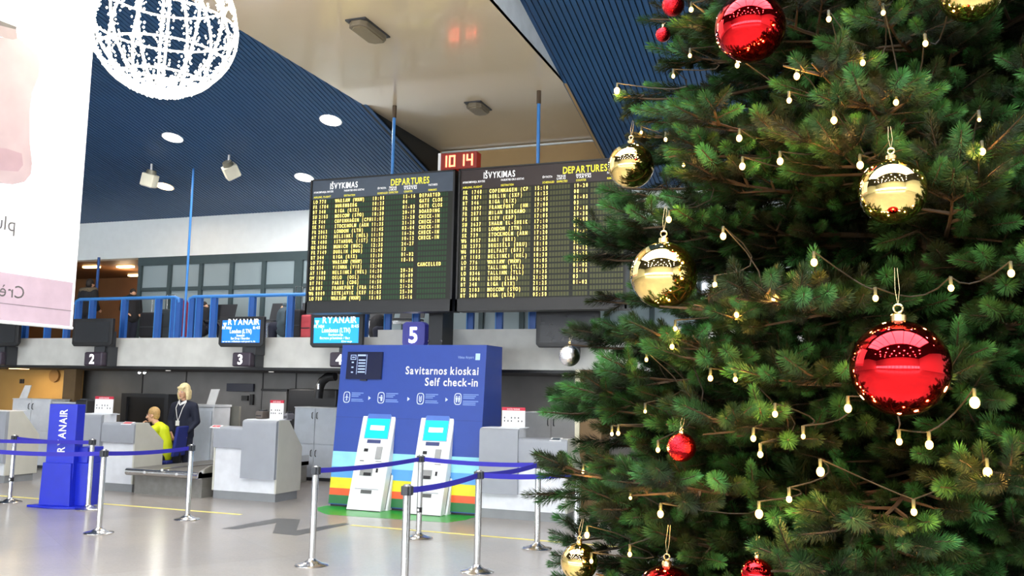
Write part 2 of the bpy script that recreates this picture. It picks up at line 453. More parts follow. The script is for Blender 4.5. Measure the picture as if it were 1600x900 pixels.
oo = bpy.data.objects.new('ochre_room_light', ol); COL.objects.link(oo); oo.location = (-17.2, 15.0, 2.02)
fx = thing('ceiling_lamp', (-17.2, 15.0, 2.03), 'flat round lamp under the mezzanine above the far left cabinet', 'lamp')
MB().tube((-17.2, 15.0, 2.025), (-17.2, 15.0, 2.03), .2).build('diffuser', m_lampwarm, fx)
for k, (px, py) in enumerate(((218, 577), (226, 578.5))):
    p = aZ(px, py, 2.03) if False else aY(px, py, 15.6)
    t = thing('spot_lamp', p, ('small white spot lamp under the mezzanine, left of the pair', 'small white spot lamp under the mezzanine, right of the pair')[k], 'lamp', 'spot lamps under the mezzanine')
    MB().tube((p.x, p.y, 2.0), (p.x, p.y, 2.03), .035).build('housing', m_charcoal, t)
    MB().ball((p.x, p.y, 1.995), .03, 10, 6).build('bulb', m_lamp, t)
for X, where in ((-13, 'the blue luggage column'), (-10.5, 'the luggage belt'), (-7.5, 'the cabinet beside the kiosk wall'), (-4.5, 'the desk next to the tree')):  # lamps added to brighten the space below the mezzanine
    t = thing('fill_lamp', (X, 14.9, 2.03), 'added fill lamp under the dark soffit behind ' + where, 'lamp', 'added fill lamps under the mezzanine')
    MB().tube((X, 14.9, 2.024), (X, 14.9, 2.031), .05).build('diffuser', mat('fill_lamp_soft', (1, 1, 1), .5, emit=1.2, ecol=(1, .95, .88)), t)
    l = bpy.data.lights.new('fill_lamp_light', 'AREA'); l.shape = 'DISK'; l.size = .14; l.energy = 14; l.color = (1, .95, .88)
    lo = bpy.data.objects.new('fill_lamp_light', l); COL.objects.link(lo); lo.location = (X, 14.9, 2.02)
# black hose and machine behind desk, beside the kiosk wall
hs = thing('baggage_machine', aY(512, 640, 15.4), 'black hooded machine and hose behind the white cabinet beside the kiosk wall', 'machine')
p = [aY(px, py, 15.2) for px, py in ((524, 588), (512, 589), (503, 596), (499, 606), (497, 622))]
MB().path(p, .09, 10).build('hose', m_black, hs, smooth=True)
a, b = aY(455, 607, 15.6), aY(528, 660, 15.6)
MB().box(a.x, b.x, 15.5, 16.1, 0, a.z).build('housing', m_black, hs, bevel=.03)
p = aY(498, 604, 15.1)
MB().tube((p.x, 15.1, p.z - .05), (p.x, 15.1, p.z + .05), .035).build('joint', m_steel, hs)
a, b = aY(419, 609, 15.9), aY(455, 650, 15.9)
t = thing('grey_cabinet', ((a.x + b.x) / 2, 15.9, 0), 'dark grey cabinet with black top standing behind the third desk', 'cabinet')
MB().box(a.x, b.x, 15.7, 16.2, 0, a.z - .02).build('body', mat('grey_metal', (.14, .14, .14), .5), t, bevel=.01)
MB().box(a.x - .02, b.x + .02, 15.68, 16.22, a.z - .02, a.z + .02).build('top', m_black, t)

a0, a1 = aY(899, 660, 13.0), aY(940, 660, 13.0)
cr_ = struct(MB().box(a0.x + .06, a1.x, 13.0, 13.5, 0, 2.08).build('wall_right_column', m_brownpost, bevel=.02), 'brown grey column beside the tree, behind the last desk')
MB().box(a0.x, a0.x + .07, 12.97, 13.5, 0, 2.08).build('cream_edge', mat('cream_edge', s2l(225, 218, 190), .5), cr_)
# --- hall walls out of the frame (daylight enters behind the visitors)
struct(MB().box(ROOM[0] - .2, ROOM[0], ROOM[2], 19.5, 0, 12).build('wall_left', m_band), 'plain pale wall at far left of the hall')
struct(MB().box(ROOM[1], ROOM[1] + .2, ROOM[2], 19.5, 0, 12).build('wall_right', m_band), 'plain pale wall at far right of the hall')
struct(MB().box(ROOM[0], ROOM[1], 19.4, 19.6, 0, 6).build('wall_far', m_dark), 'outer wall behind the mezzanine rooms')
rw = MB()
rw.box(ROOM[0], ROOM[1], ROOM[2] - .2, ROOM[2], 0, 1.0); rw.box(ROOM[0], ROOM[1], ROOM[2] - .2, ROOM[2], 3.0, 10.5)
wr = struct(rw.build('wall_rear', m_band), 'entrance side wall with a long window band')
for i in range(16):
    x = ROOM[0] + (ROOM[1] - ROOM[0]) * i / 15
    MB().box(x - .12, x + .12, ROOM[2] - .2, ROOM[2], 1.0, 3.0).build('window_post', m_frame, wr)

# --- downlights in the slatted ceiling
ORD = ('first', 'second', 'third', 'fourth', 'fifth', 'sixth', 'seventh')
def downlight(x, y, z, slope, label, warm=False, r=0.17, power=LAMP_W, group='round downlights in the slatted ceiling'):
    t = thing('downlight', (x, y, z), label, 'ceiling light', group)
    rot = Euler((-math.atan(T) if slope else 0, 0, 0)).to_matrix().to_4x4()
    mt = Matrix.Translation((x, y, z)) @ rot
    rim = MB(); n = 24; vs = []; 
    for rr, zz in ((r, 0.0), (r + .02, -0.004), (r + .02, .03), (r, .03)):
        vs += [mt @ Vector((rr * math.cos(2 * math.pi * i / n), rr * math.sin(2 * math.pi * i / n), zz)) for i in range(n)]
    fs = [(k * n + i, k * n + (i + 1) % n, ((k + 1) % 4) * n + (i + 1) % n, ((k + 1) % 4) * n + i) for k in range(4) for i in range(n)]
    rim.add(vs, fs).build('rim', m_lampring, t)
    MB().tube(mt @ Vector((0, 0, -.002)), mt @ Vector((0, 0, .02)), r - .002, r - .002, 24).build('diffuser', m_lampwarm if warm else m_lamp, t)
    if power:
        l = bpy.data.lights.new('downlight_lamp', 'AREA'); l.shape = 'DISK'; l.size = 2 * r; l.energy = power * (0.25 if warm else 1)
        l.color = (1, .7, .4) if warm else (1, .97, .92)
        lo = bpy.data.objects.new('downlight_lamp', l); COL.objects.link(lo)
        lo.matrix_world = mt @ Matrix.Translation((0, 0, -.012))
    return t
for (x, y, lab, wm) in ((-7.84, 12.43, 'round white downlight nearest the glossy ceiling panel', False), (-11.11, 12.48, 'round white downlight below the glowing wire ball', False),
                        (-9.53, 14.27, 'round white downlight just left of the departures board top', False), (-12.77, 14.21, 'amber glowing downlight beside the boxy white projector spot', True)):
    downlight(x, y, zc(y) - .004, True, lab, wm)
for i_, x in enumerate((-14.4, -11.1, -7.8, -1.2, 2.1, 5.4, 8.7)):
    for y in (4.6, 7.4):
        if abs(x + 7.8) < .1 and y < 5: continue
        downlight(x, y, zc(y) - .004, True, '%s white downlight from the left in the %s slatted row above the visitors' % (ORD[i_], 'nearer' if y < 5 else 'farther'), group='downlights above the visitors')
for i in range(6):
    for j in range(4):
        x = -13 + 4.2 * i + (2.1 if j % 2 else 0); y = -4.2 - 2.6 * j
        downlight(x, y, zr - .005, False, '%s white downlight from the left in the %s row behind the visitors' % (ORD[i], ORD[j]), r=.2, group='downlights behind the visitors')

# lamps on the glossy panel (dark oval emergency lights)
for (px, py, L, lab) in ((575, 50, .62, 'grey elongated eight-sided emergency light on the glossy ceiling, nearer one'), (747, 170, .46, 'grey elongated eight-sided emergency light on the glossy ceiling, near the clock')):
    d = ray(px, py); p = CAM + d * ((HG - .05 - CAM.z) / d.z)
    t = thing('emergency_light', (p.x, p.y, HG), lab, 'ceiling light', 'emergency lights on the glossy ceiling')
    w = .13; c = .07
    o8 = [(-w, -L / 2 + c), (-w + c, -L / 2), (w - c, -L / 2), (w, -L / 2 + c), (w, L / 2 - c), (w - c, L / 2), (-w + c, L / 2), (-w, L / 2 - c)]
    MB().prism([(p.x + a, p.y + b, HG - .085) for a, b in o8], (0, 0, .07)).build('housing', mat('grey_lamp_body', s2l(120, 110, 92), .5), t, bevel=.012)
    MB().prism([(p.x + a * .8, p.y + b * .86, HG - .1) for a, b in o8], (0, 0, .02)).build('cover', mat('grey_lamp_cover', s2l(135, 122, 100), .35), t)
    MB().box(p.x - w - .01, p.x + w + .01, p.y - L / 2 - .01, p.y + L / 2 + .01, HG - .02, HG + .0).build('base', m_charcoal, t)

# projector spots on the slats
def spot(px, py, lab, rot):
    q = None; d = ray(px, py - 8)
    tt = (ZB + T * BY - CAM.z) / (d.z + T * d.y); q = CAM + d * tt
    t = thing('projector_spot', q, lab, 'spotlight', 'white spotlights on the slatted ceiling')
    MB().tube(q + Vector((0, 0, .0)), q + Vector((0, 0, -.16)), .02).build('stem', m_lampring, t)
    c = q + Vector((0, 0, -.2))
    mt = Matrix.Translation(c) @ Euler(rot).to_matrix().to_4x4()
    MB().tube(mt @ Vector((0, 0, .08)), mt @ Vector((0, 0, .0)), .085, .10, 18).build('lamp_neck', mat('spot_neck', s2l(120, 118, 105), .4, .4), t, smooth=True)
    MB().prism([mt @ Vector(v) for v in ((-.13, -.1, 0), (.13, -.1, 0), (.13, .1, 0), (-.13, .1, 0))], mt.to_3x3() @ Vector((0, 0, -.24))).build('housing', mat('spot_white', s2l(220, 216, 196), .45), t, bevel=.015)
    MB().prism([mt @ Vector(v) for v in ((-.11, -.08, -.24), (.11, -.08, -.24), (.11, .08, -.24), (-.11, .08, -.24))], mt.to_3x3() @ Vector((0, 0, -.012))).build('lens', mat('spot_lens', (.5, .5, .5), .2), t)
spot(237, 264, 'boxy white projector spot beside the amber downlight', (.15, .28, .2))
spot(358, 250, 'white projector spot tilted sideways, right of the thin blue pole', (.55, -.55, .7))

# ================================================================== MEZZANINE RAILING AND MONITORS
RY = 13.62
def rail_section(pxa, pxb, posts, lab):
    xa, xb = pxa, pxb
    t = thing('railing', ((xa + xb) / 2, RY, MZ), lab, 'railing', 'blue mezzanine railings')
    zr0 = 3.385
    MB().path([(xa, RY, zr0 - .10), (xa + .02, RY, zr0 - .03), (xa + .1, RY, zr0), (xb - .1, RY, zr0), (xb - .02, RY, zr0 - .03), (xb, RY, zr0 - .10)], .033, 10).build('handrail', m_rail, t, smooth=True)
    for x in posts:
        MB().box(x - .055, x + .055, RY - .02, RY + .05, MZ, zr0 - .02).build('post', m_railpost, t)
        MB().box(x - .062, x - .045, RY - .03, RY + .0, MZ, zr0 - .02).build('post_edge', m_rail, t)
    return t
PX = lambda px, y=500: aY(px, y, RY).x
rail_section(PX(119, 470), PX(281, 465), [PX(p) for p in (121, 143, 193, 246, 271, 278)], 'blue steel railing section left of the thin blue pole')
rail_section(PX(296, 464), PX(540), [PX(p) for p in (299, 310, 333, 393, 453)], 'blue steel railing section between the pole and departures board')
rail_section(PX(548), PX(850), [PX(p) for p in (570, 606, 650, 690, 735, 780, 832)], 'blue steel railing section seen below the departures board')
rail_section(PX(-75, 470), PX(113, 470), [PX(p) for p in (-60, 10, 40, 75, 105)], 'blue steel railing section behind the hanging banner')
p0 = aY(287, 520, RY); 
t = thing('ceiling_pole', (p0.x, RY, MZ), 'thin blue pole rising from the railing gap to the slatted ceiling', 'pole')
MB().tube((p0.x, RY, MZ), (p0.x, RY, zc(RY) + .02), .022, n=10).build('shaft', m_rail, t, smooth=True)
MB().tube((p0.x, RY, MZ), (p0.x, RY, MZ + .02), .06, n=12).build('foot_flange', m_rail, t)
p0 = aY(152, 440, 15.2)
t = thing('bay_pole', (p0.x, 15.2, MZ), 'thin blue grey pole inside the brown bay upstairs', 'pole')
MB().tube((p0.x, 15.2, MZ), (p0.x, 15.2, 4.5), .03, n=10).build('shaft', m_railpost, t)
MB().tube((p0.x, 15.2, MZ), (p0.x, 15.2, MZ + .02), .07, n=12).build('foot_flange', m_railpost, t)

m_scr = mat('screen_blue', s2l(20, 110, 225), .3, emit=.75, ecol=s2l(20, 120, 235))
m_scr2 = mat('screen_cyan', s2l(20, 150, 235), .3, emit=.9, ecol=s2l(25, 165, 240))
m_scroff = mat('screen_off', (.012, .013, .018), .25)
def monitor(x0, x1, z0, z1, lab, scr, lines, num=None, numx=None, hang=None):
    Y = 13.2
    t = thing('flight_monitor', ((x0 + x1) / 2, Y, z0), lab, 'monitor', 'check-in monitors on the mezzanine edge')
    MB().prism([(x0, Y, z0 + .05), (x0 + .05, Y, z0), (x1 - .05, Y, z0), (x1, Y, z0 + .05), (x1, Y, z1), (x0, Y, z1)], (0, .07, 0)).build('bezel', m_black, t, bevel=.012)
    MB().box(x0 + .12, x1 - .12, Y + .07, Y + .2, z0 + .06, z1 - .08).build('back_shell', m_black, t, bevel=.03)
    e = .075
    s = MB().box(x0 + e, x1 - e, Y - .004, Y + .002, z0 + .075, z1 - .065).build('screen', scr, t)
    xm = (x0 + x1) / 2; wd = x1 - x0 - 2 * e
    if lines:
        tm = MB()
        for (txt, fx, fz, sz, al, wdt) in lines:
            text_mesh(tm, txt, FRONT(x0 + e + wd * fx, Y - .007, z0 + .075 + (z1 - z0 - .14) * fz), sz, True, wdt, al)
        # harp-like emblem: a fan of narrow strokes
        hx = x0 + e + .06; hz = z1 - .065 - .075
        for a_ in range(4):
            tm.add([(hx - .045 + a_ * .022, Y - .007, hz + .03), (hx - .030 + a_ * .022, Y - .007, hz + .03), (hx + .004, Y - .007, hz - .05), (hx - .002, Y - .007, hz - .05)], [(0, 1, 2, 3)])
        tm.build('screen_text', mat('screen_text_white', (1, 1, 1), .5, emit=.9), s, fix=False)
    ph = hang if hang is not None else xm
    MB().box(ph - .11, ph + .11, Y + .06, Y + .34, z0 - .14, z0 + .3).build('bracket', m_charcoal, t, bevel=.01)
    if num:
        nx0, nx1, nz0, nz1 = numx
        nb = MB().box(nx0, nx1, Y - .02, Y + .12, nz0, nz1).build('number_box', mat('number_box_dark', s2l(58, 48, 62), .4), t, bevel=.03)
        tm = MB(); text_mesh(tm, num, FRONT((nx0 + nx1) / 2 - .02, Y - .024, nz0 + .045), (nz1 - nz0) * .95, True, None, 'C')
        tm.build('digit', m_ledwhite, nb, fix=False)
        MB().box(nx0 + .12, nx1 + .02, Y + .1, Y + .34, nz0, z0).build('hanger', m_charcoal, t)
L3 = [('RYANAIR', .57, .80, .145, 'C', .66), ('FR 1484', .0, .60, .07, 'L', .2), ('11:45', 1.0, .60, .07, 'R', .14), ('London (LTN)', .5, .42, .105, 'C', .46), ('Stansted', .5, .27, .06, 'C', .17), ('Bag Drop / Boarding', .5, .14, .06, 'C', .4), ('www.vilnius-airport.lt', .46, .02, .04, 'C', .7)]
L4 = [('RYANAIR', .57, .79, .15, 'C', .66), ('FR 1484', .0, .60, .075, 'L', .2), ('11:45', 1.0, .60, .075, 'R', .14), ('Londonas (LTN)', .5, .42, .11, 'C', .55), ('Registracija', .5, .28, .06, 'C', .28), ('Bagazo priemimas / Bag', .48, .15, .06, 'C', .58), ('Drop', .75, .03, .04, 'C', .2)]
monitor(-16.25, -15.24, 2.437, 2.95, 'switched-off black monitor at the left edge, above number 1', m_scroff, None, '1', (-16.05, -15.62, 2.07, 2.33), -15.75)
monitor(-13.85, -12.88, 2.437, 2.965, 'switched-off black monitor above the sign numbered 2', m_scroff, None, '2', (-13.5, -13.06, 2.066, 2.33), -13.2)
monitor(-10.45, -9.50, 2.428, 2.965, 'lit blue monitor above the sign numbered 3', m_scr, L3, '3', (-10.12, -9.73, 2.08, 2.33), -9.8)
monitor(-8.55, -7.53, 2.42, 2.99, 'lit bright blue monitor above the sign numbered 4', m_scr2, L4, '4', (-8.14, -7.72, 2.09, 2.34), -7.9)
monitor(-4.47, -3.45, 2.423, 2.98, 'switched-off black monitor beside the tree, right of the kiosk wall', m_scroff, None, None, None, -3.95)
t = thing('number_sign', (-6.57, 13.2, 2.45), 'blue rounded sign with a glowing 5 above the kiosk wall', 'sign')
MB().prism([(-6.76, 13.18, 2.42), (-6.40, 13.18, 2.42), (-6.37, 13.18, 2.5), (-6.37, 13.18, 2.80), (-6.42, 13.18, 2.84), (-6.72, 13.18, 2.84), (-6.78, 13.18, 2.80), (-6.78, 13.18, 2.5)], (0, .15, 0)).build('box', mat('sign_blue', s2l(70, 70, 160), .4, emit=.12, ecol=s2l(70, 70, 200)), t, bevel=.012)
tm = MB(); text_mesh(tm, '5', FRONT(-6.575, 13.165, 2.5), .36, True, None, 'C'); tm.build('digit', m_ledwhite, t, fix=False)
MB().box(-6.68, -6.46, 13.3, 13.6, 2.5, 2.7).build('bracket', m_charcoal, t)
t = thing('cable_duct', (-6.14, 13.2, 2.4), 'black vertical duct under the gap between both departures boards', 'duct')
MB().box(-6.27, -6.02, 13.1, 13.53, 2.3, 3.02).build('casing', m_black, t, bevel=.01)
MB().box(-6.30, -5.99, 13.08, 13.32, 2.97, 3.03).build('collar', m_charcoal, t)
for dx in (-.11, .11):
    MB().ball((-6.145 + dx, 13.095, 2.52), .018, 8, 6).build('screw', m_steel, t)
    MB().ball((-6.145 + dx, 13.075, 2.985), .018, 8, 6).build('screw', m_steel, t)

# ================================================================== DEPARTURE BOARDS
YB = 12.2
R1 = """LO 778|WARSAW (WAW)|10:05|15-16|DEPARTED
FR 1784|NUREMBERG|10:25|04|GATE CLOS
BT 340|RIGA (RIX)|10:30|01-03|GATE CLOS
SU 2105|MOSCOW (SVO)|10:30|20-19|BOARDING
SK 744|COPENHAGEN (CPH|11:05|21-28|CHECK-IN
SK 741|STOCKHOLM (ARN|11:35|21-28|CHECK-IN
FR 2063|LONDON (LTN)|11:45|03-04|CHECK-IN
AY 1102|HELSINKI (HEL)|11:50|16-26|CHECK-IN
TK 1408|ISTANBUL (IST)|12:25|10-12|CHECK-IN
OS 0386|MUNICH (MUC)|12:35|24-27|
FR 7149|DUBLIN (DUB)|12:45|13|
BT 344|RIGA (RIX)|13:30|01-02|
LO 774|WARSAW (WAW)|13:40|18-16|
OS 834|VIENNA (VIE)|13:40||CANCELLED
AY 1108|HELSINKI (HEL)|14:30|20-26|
OV 1003|OSLO  (OSL)|14:40|05-09|
BT 701|PARIS (CDG)|14:50|01-02|
LH 887|FRANKFURT (FRA|14:55|21-24|
W6 8009|REYKJAVIK (KEF|15:05|25-30|
LO 780|WARSAW (WAW)|15:05|15-16|""".split('\n')
R2 = """SK 1748|COPENHAGEN (CP|15:10|19-20|
FR 1871|BERLIN (SXF)|16:25|08|
BT 346|RIGA (RIX)|16:45|01-03|
FR 1097|FRANKFURT  (HH|17:00|03|
FR 2871|MILAN BERGAMO|17:00|17-18|
PS 188|KIEV (KBP)|17:05|28-30|
SU 3637|SHARM EL-SHEIK|17:10|06-08|
FR 2845|LONDON (STN)|17:20|04|
SK 739|STOCKHOLM (ARN|17:20|19-20|
W6 8057|BARI (BRI)|17:25|10-12|
SN 2373|BRUSSELS (BRU)|18:10|21-24|
W6 8013|BELFAST (BFS)|18:25|10-12|
AY 1105|HELSINKI (HEL)|18:30|25-26|
LO 776|WARSAW (WAW)|19:05|15-16|
BT 335|TALLINN (TLL)|19:35|01-02|
LO 8346|TALLINN (TLL)|19:35|15-16|
FR 5044|LEEDS (LBA)|21:20|03|
BT 348|RIGA (RIX)|21:25|01-02|
SU 2103|MOSCOW (SVO)|05:10||
BT 360|RIGA (RIX)|05:50||""".split('\n')
def board(x0, x1, cols, rows, lab, cellcol, headcol):
    z0, z1 = 2.91, 5.07
    t = thing('departures_board', ((x0 + x1) / 2, YB, z0), lab, 'departures board', 'departures boards')
    MB().box(x0, x1, YB, YB + .28, z0, z1).build('casing', mat('board_black', (.012, .012, .014), .45), t)
    zt, zb_ = 4.745, 3.10
    hb = MB().box(x0 + .03, x1 - .03, YB - .012, YB + .0, zt, z1 - .02).build('header_panel', headcol, t)
    MB().box(x0 + .03, x1 - .03, YB - .006, YB + .0, zb_ - .01, zt - .005).build('flap_field', mat('flap_field', (.010, .012, .008), .6), t)
    for nm, a, b, c, d in (('frame_edge', x0, x0 + .03, z0, z1), ('frame_edge', x1 - .03, x1, z0, z1), ('frame_edge', x0, x1, z1 - .02, z1), ('frame_edge', x0, x1, z0, zb_ - .01)):
        MB().box(a, b, YB - .03, YB, c, d).build(nm, m_black, t)
    n = len(rows); rh = (zt - zb_) / n; cell = cols['cell']
    ph = rh * .70
    cm = MB(); lm = MB()
    def run(x, cnt, zz, txt):
        for i in range(cnt):
            ch = txt[i] if i < len(txt) else ' '
            a = x + i * cell
            (cm if ch == ' ' else lm).add([(a + .004, YB - .008, zz), (a + cell - .006, YB - .008, zz), (a + cell - .006, YB - .008, zz + ph), (a + .004, YB - .008, zz + ph)], [(0, 1, 2, 3)])
    rowobjs = []
    for r, row in enumerate(rows):
        fl_, de, ti, ga, st = row.split('|')
        zz = zt - (r + 1) * rh + rh * .14
        code, num = fl_.split(' ')
        for nm, x, cnt, txt in (('airline_code', cols['air'], 2, code), ('flight_number', cols['num'], 5, num), ('', cols['gap1'], 1, ''), ('destination', cols['dest'], 15, de), ('departure_time', cols['time'], 5, ti), ('', cols['mid'], 7, ''), ('counter_number', cols['gate'], 5, ga), ('flight_status', cols['stat'], 11, st)):
            run(x, cnt, zz, txt)
            if txt:
                tm = MB(); text_mesh(tm, txt, FRONT(x, YB - .0105, zz + ph * .04), ph * 1.36, True, None, 'L', cell, 0, .60)
                tm.build(nm, m_ledcore, t, fix=False)
    o = cm.build('blank_flaps', cellcol, t, fix=False); o['kind'] = 'stuff'
    o = lm.build('lit_flaps', mat('flap_amber_dark', s2l(66, 48, 10), .5, emit=.06, ecol=s2l(150, 100, 15)), t, fix=False); o['kind'] = 'stuff'
    hd = MB()
    text_mesh(hd, 'IŠVYKIMAS', FRONT(cols['h1'], YB - .015, 4.90), .135, True, .50)
    for x, w, lines in cols['heads']:
        for k_, s_ in enumerate(lines):
            text_mesh(hd, s_, FRONT(x, YB - .015, 4.845 - .035 * k_), .042, True, w)
    hd.build('header_text', mat('board_white', (.95, .95, .95), .5, emit=.55), hb, fix=False)
    hy = MB()
    text_mesh(hy, 'DEPARTURES', FRONT(cols['h2'], YB - .015, 4.89), .145, True, .66)
    for x, w, s_ in cols['heads_en']:
        text_mesh(hy, s_, FRONT(x, YB - .015, 4.765), .042, True, w)
    hy.build('header_text_english', mat('board_yellow', s2l(236, 226, 60), .5, emit=.55, ecol=s2l(236, 226, 60)), hb, fix=False)
    return t
BX = lambda px, y=390: aY(px, y, YB).x
def cols_for(p, dx):
    return p
def mk(air, num, gap1, dest, time_, mid, gate, stat, h1, h2, heads):
    return dict(cell=.0445, air=air, num=num, gap1=gap1, dest=dest, time=time_, mid=mid, gate=gate, stat=stat, h1=h1, h2=h2,
                heads=[(heads[0], .36, ['AVIAKOMPANIJA, SKRYDIS']), (heads[1], .36, ['PASKIRTIES ORO UOSTAS']), (heads[2], .15, ['IŠVYKSTA']), (heads[3], .13, ['TIKSLUS', 'LAIKAS']), (heads[4], .22, ['REGISTRACIJOS', 'VARTAI']), (heads[5], .15, ['PASTABOS'])],
                heads_en=[(heads[0], .32, 'AIRLINE, FLIGHT'), (heads[1], .2, 'DESTINATION'), (heads[2], .18, 'SCHEDULED'), (heads[3], .16, 'EXPECTED'), (heads[4], .15, 'COUNTER'), (heads[5], .14, 'REMARKS')])
x0 = -8.0
c1 = mk(x0 + .05, x0 + .165, x0 + .40, x0 + .46, x0 + 1.125, x0 + 1.36, x0 + 1.66, x0 + 1.945, x0 + .36, x0 + 1.45, (x0 + .06, x0 + .62, x0 + 1.22, x0 + 1.42, x0 + 1.68, x0 + 2.1))
x0 = -5.39
c2 = mk(x0 + .06, x0 + .20, x0 + .42, x0 + .49, x0 + 1.20, x0 + 1.44, x0 + 1.80, x0 + 2.05, x0 + .40, x0 + 1.64, (x0 + .06, x0 + .68, x0 + 1.33, x0 + 1.55, x0 + 1.84, x0 + 2.30))
m_cellg = mat('flap_green', s2l(20, 58, 24), .5, emit=.03, ecol=s2l(20, 80, 25))
m_cello = mat('flap_olive', s2l(74, 76, 38), .5, emit=.10, ecol=s2l(60, 64, 24))
board(-8.0, -5.455, c1, R1, 'left departures board with slate header and green blank flaps', m_cellg, mat('header_slate', s2l(70, 82, 98), .4))
board(-5.395, -2.80, c2, R2, 'right departures board with dark header, partly hidden by the tree', m_cello, mat('header_dark', s2l(44, 30, 32), .4))
for (px, nm, lab) in ((615, 'hanger_pole', 'blue hanging pole holding the left departures board'), (841, 'hanger_pole', 'blue hanging pole holding the right departures board')):
    x = aY(px, 215, YB + .08).x
    t = thing(nm, (x, YB + .08, 5.07), lab, 'pole', 'poles of the departures boards')
    MB().tube((x, YB + .08, 5.06), (x, YB + .08, HG), .026, n=12).build('shaft', m_rail, t, smooth=True)
    MB().tube((x, YB + .08, HG - .2), (x, YB + .08, HG), .034, n=12).build('sleeve', mat('pole_sleeve', s2l(82, 66, 50), .4), t)
t = thing('digital_clock', (-5.41, YB, 5.08), 'red glowing digital clock standing on top of both boards', 'clock')
MB().box(-5.72, -5.11, YB - .02, YB + .16, 5.075, 5.335).build('case', mat('clock_red_glow', (.10, .008, .005), .3, emit=.12, ecol=(1, .05, .02)), t, bevel=.01)  # red glow of the digits put into the case colour and emission
MB().box(-5.745, -5.70, YB - .03, YB + .17, 5.07, 5.34).build('side_cap', m_lampring, t)
SEG = {'0': 'abcdef', '1': 'bc', '4': 'fgbc'}
dg = MB()
def digit(ch, x, z, w, h):
    k = .026
    P_ = {'a': (x, x + w, z + h - k, z + h), 'd': (x, x + w, z, z + k), 'g': (x, x + w, z + h / 2 - k / 2, z + h / 2 + k / 2), 'f': (x, x + k, z + h / 2, z + h), 'b': (x + w - k, x + w, z + h / 2, z + h), 'e': (x, x + k, z, z + h / 2), 'c': (x + w - k, x + w, z, z + h / 2)}
    for s_ in SEG[ch]:
        a, b, c, d_ = P_[s_]; dg.box(a, b, YB - .026, YB - .018, c, d_)
for ch, x in (('1', -5.70), ('0', -5.565), ('1', -5.41), ('4', -5.275)):
    dg = MB(); digit(ch, x, 5.115, .105, .18)
    dg.build('digit', mat('led_red_hot', (1, .2, .1), .5, emit=4.0, ecol=(1.0, .17, .09)), t)

# ================================================================== SELF CHECK-IN KIOSK WALL
kw = thing('kiosk_wall', (-6.02, 12.2, 0), 'tall blue self check-in wall with rainbow stripes at its foot', 'display wall')
x0, x1 = -7.22, -4.83; yb, ytop, yback, zt = 11.83, 12.06, 12.69, 2.40
ysl = lambda z: yb + (ytop - yb) * z / zt
MB().prism([(x0, ysl(.03), .03), (x0, ysl(zt), zt), (x0, yback, zt), (x0, yback, .03)], (x1 - x0, 0, 0)).build('body', m_kioskblue, kw)
MB().box(x0 + .02, x1 - .02, yb + .03, yback - .02, 0, .03).build('plinth', m_black, kw)
nrm = Vector((0, -zt, ytop - yb)).normalized()
KUP = Vector((0, ytop - yb, zt)).normalized()
def kface(x, z, off=.003):
    return Vector((x, ysl(z), z)) + nrm * off
def kmtx(x, z, off=.004): 
    p = kface(x, z, off); return frame_mtx(p, (1, 0, 0), KUP)
def kquad(name, xa, xb, za, zb_, m, parent=kw, off=.003):
    a, b, c, d = kface(xa, za, 0), kface(xb, za, 0), kface(xb, zb_, 0), kface(xa, zb_, 0)
    return MB().prism([a, b, c, d], nrm * off).build(name, m, parent)
stripes = [('stripe_green', .04, .165, s2l(25, 110, 55)), ('stripe_orange', .165, .265, s2l(232, 92, 40)), ('stripe_yellow', .265, .42, s2l(232, 222, 30)), ('stripe_blue', .42, .575, s2l(90, 165, 235)), ('stripe_sky', .575, .80, s2l(150, 220, 240))]
for nm, a, b, c in stripes:
    kquad(nm, x0, x1, a, b, mat(nm, c, .4))
    MB().prism([(x1, ysl(a), a), (x1, yback, a), (x1, yback, b), (x1, ysl(b), b)], (.003, 0, 0)).build(nm, mat(nm, c, .4), kw)
for z in (1.305,):
    kquad('panel_joint', x0, x1, z, z + .006, mat('joint_blue', s2l(30, 55, 130), .5), kw, .0015)
tm = MB()
text_mesh(tm, 'Savitarnos kioskai', kmtx(-4.935, 1.965), .165, True, 1.17, 'R')
text_mesh(tm, 'Self check-in', kmtx(-4.935, 1.80), .165, True, .84, 'R')
tm.build('title_text', m_textwhite, kw, fix=False)
tm = MB()
text_mesh(tm, 'Vilnius Airport', kmtx(-5.02, 2.20), .055, False, .25, 'R')
tm.build('logo_text', mat('print_pale', s2l(170, 195, 240), .5), kw, fix=False)
kquad('logo_badge', -4.995, -4.925, 2.18, 2.275, mat('badge', s2l(190, 225, 250), .4), kw, .003)
# wall-mounted slim screen
ks = kquad('wall_screen', -7.10, -6.50, 1.88, 2.29, mat('wall_screen_dark', s2l(16, 22, 60), .25), kw, .03)
m_kl = mat('kiosk_line', s2l(170, 190, 235), .5, emit=.25)
def kline(parent, xa, xb, za, zb_, off=.004, m=m_kl, name='screen_line'):
    return kquad(name, xa, xb, za, zb_, m, parent, off)
for (a, b, c, d) in ((-7.04, -6.945, 2.235, 2.245), (-7.04, -6.945, 2.17, 2.18), (-7.04, -7.03, 2.17, 2.245), (-6.955, -6.945, 2.17, 2.245), (-7.015, -6.97, 2.20, 2.215), (-6.92, -6.78, 2.225, 2.25), (-6.925, -6.918, 1.95, 2.22), (-6.765, -6.758, 1.95, 2.25)):
    kline(ks, a, b, c, d, .033)
for k_ in range(5):
    kline(ks, -6.90, -6.78, 2.155 - .045 * k_, 2.175 - .045 * k_, .033)
for k_ in range(3):
    kline(ks, -7.015, -6.98, 2.12 - .075 * k_, 2.14 - .075 * k_, .033)
kquad('sensor', -6.85, -6.74, 1.855, 1.875, m_black, kw, .03)
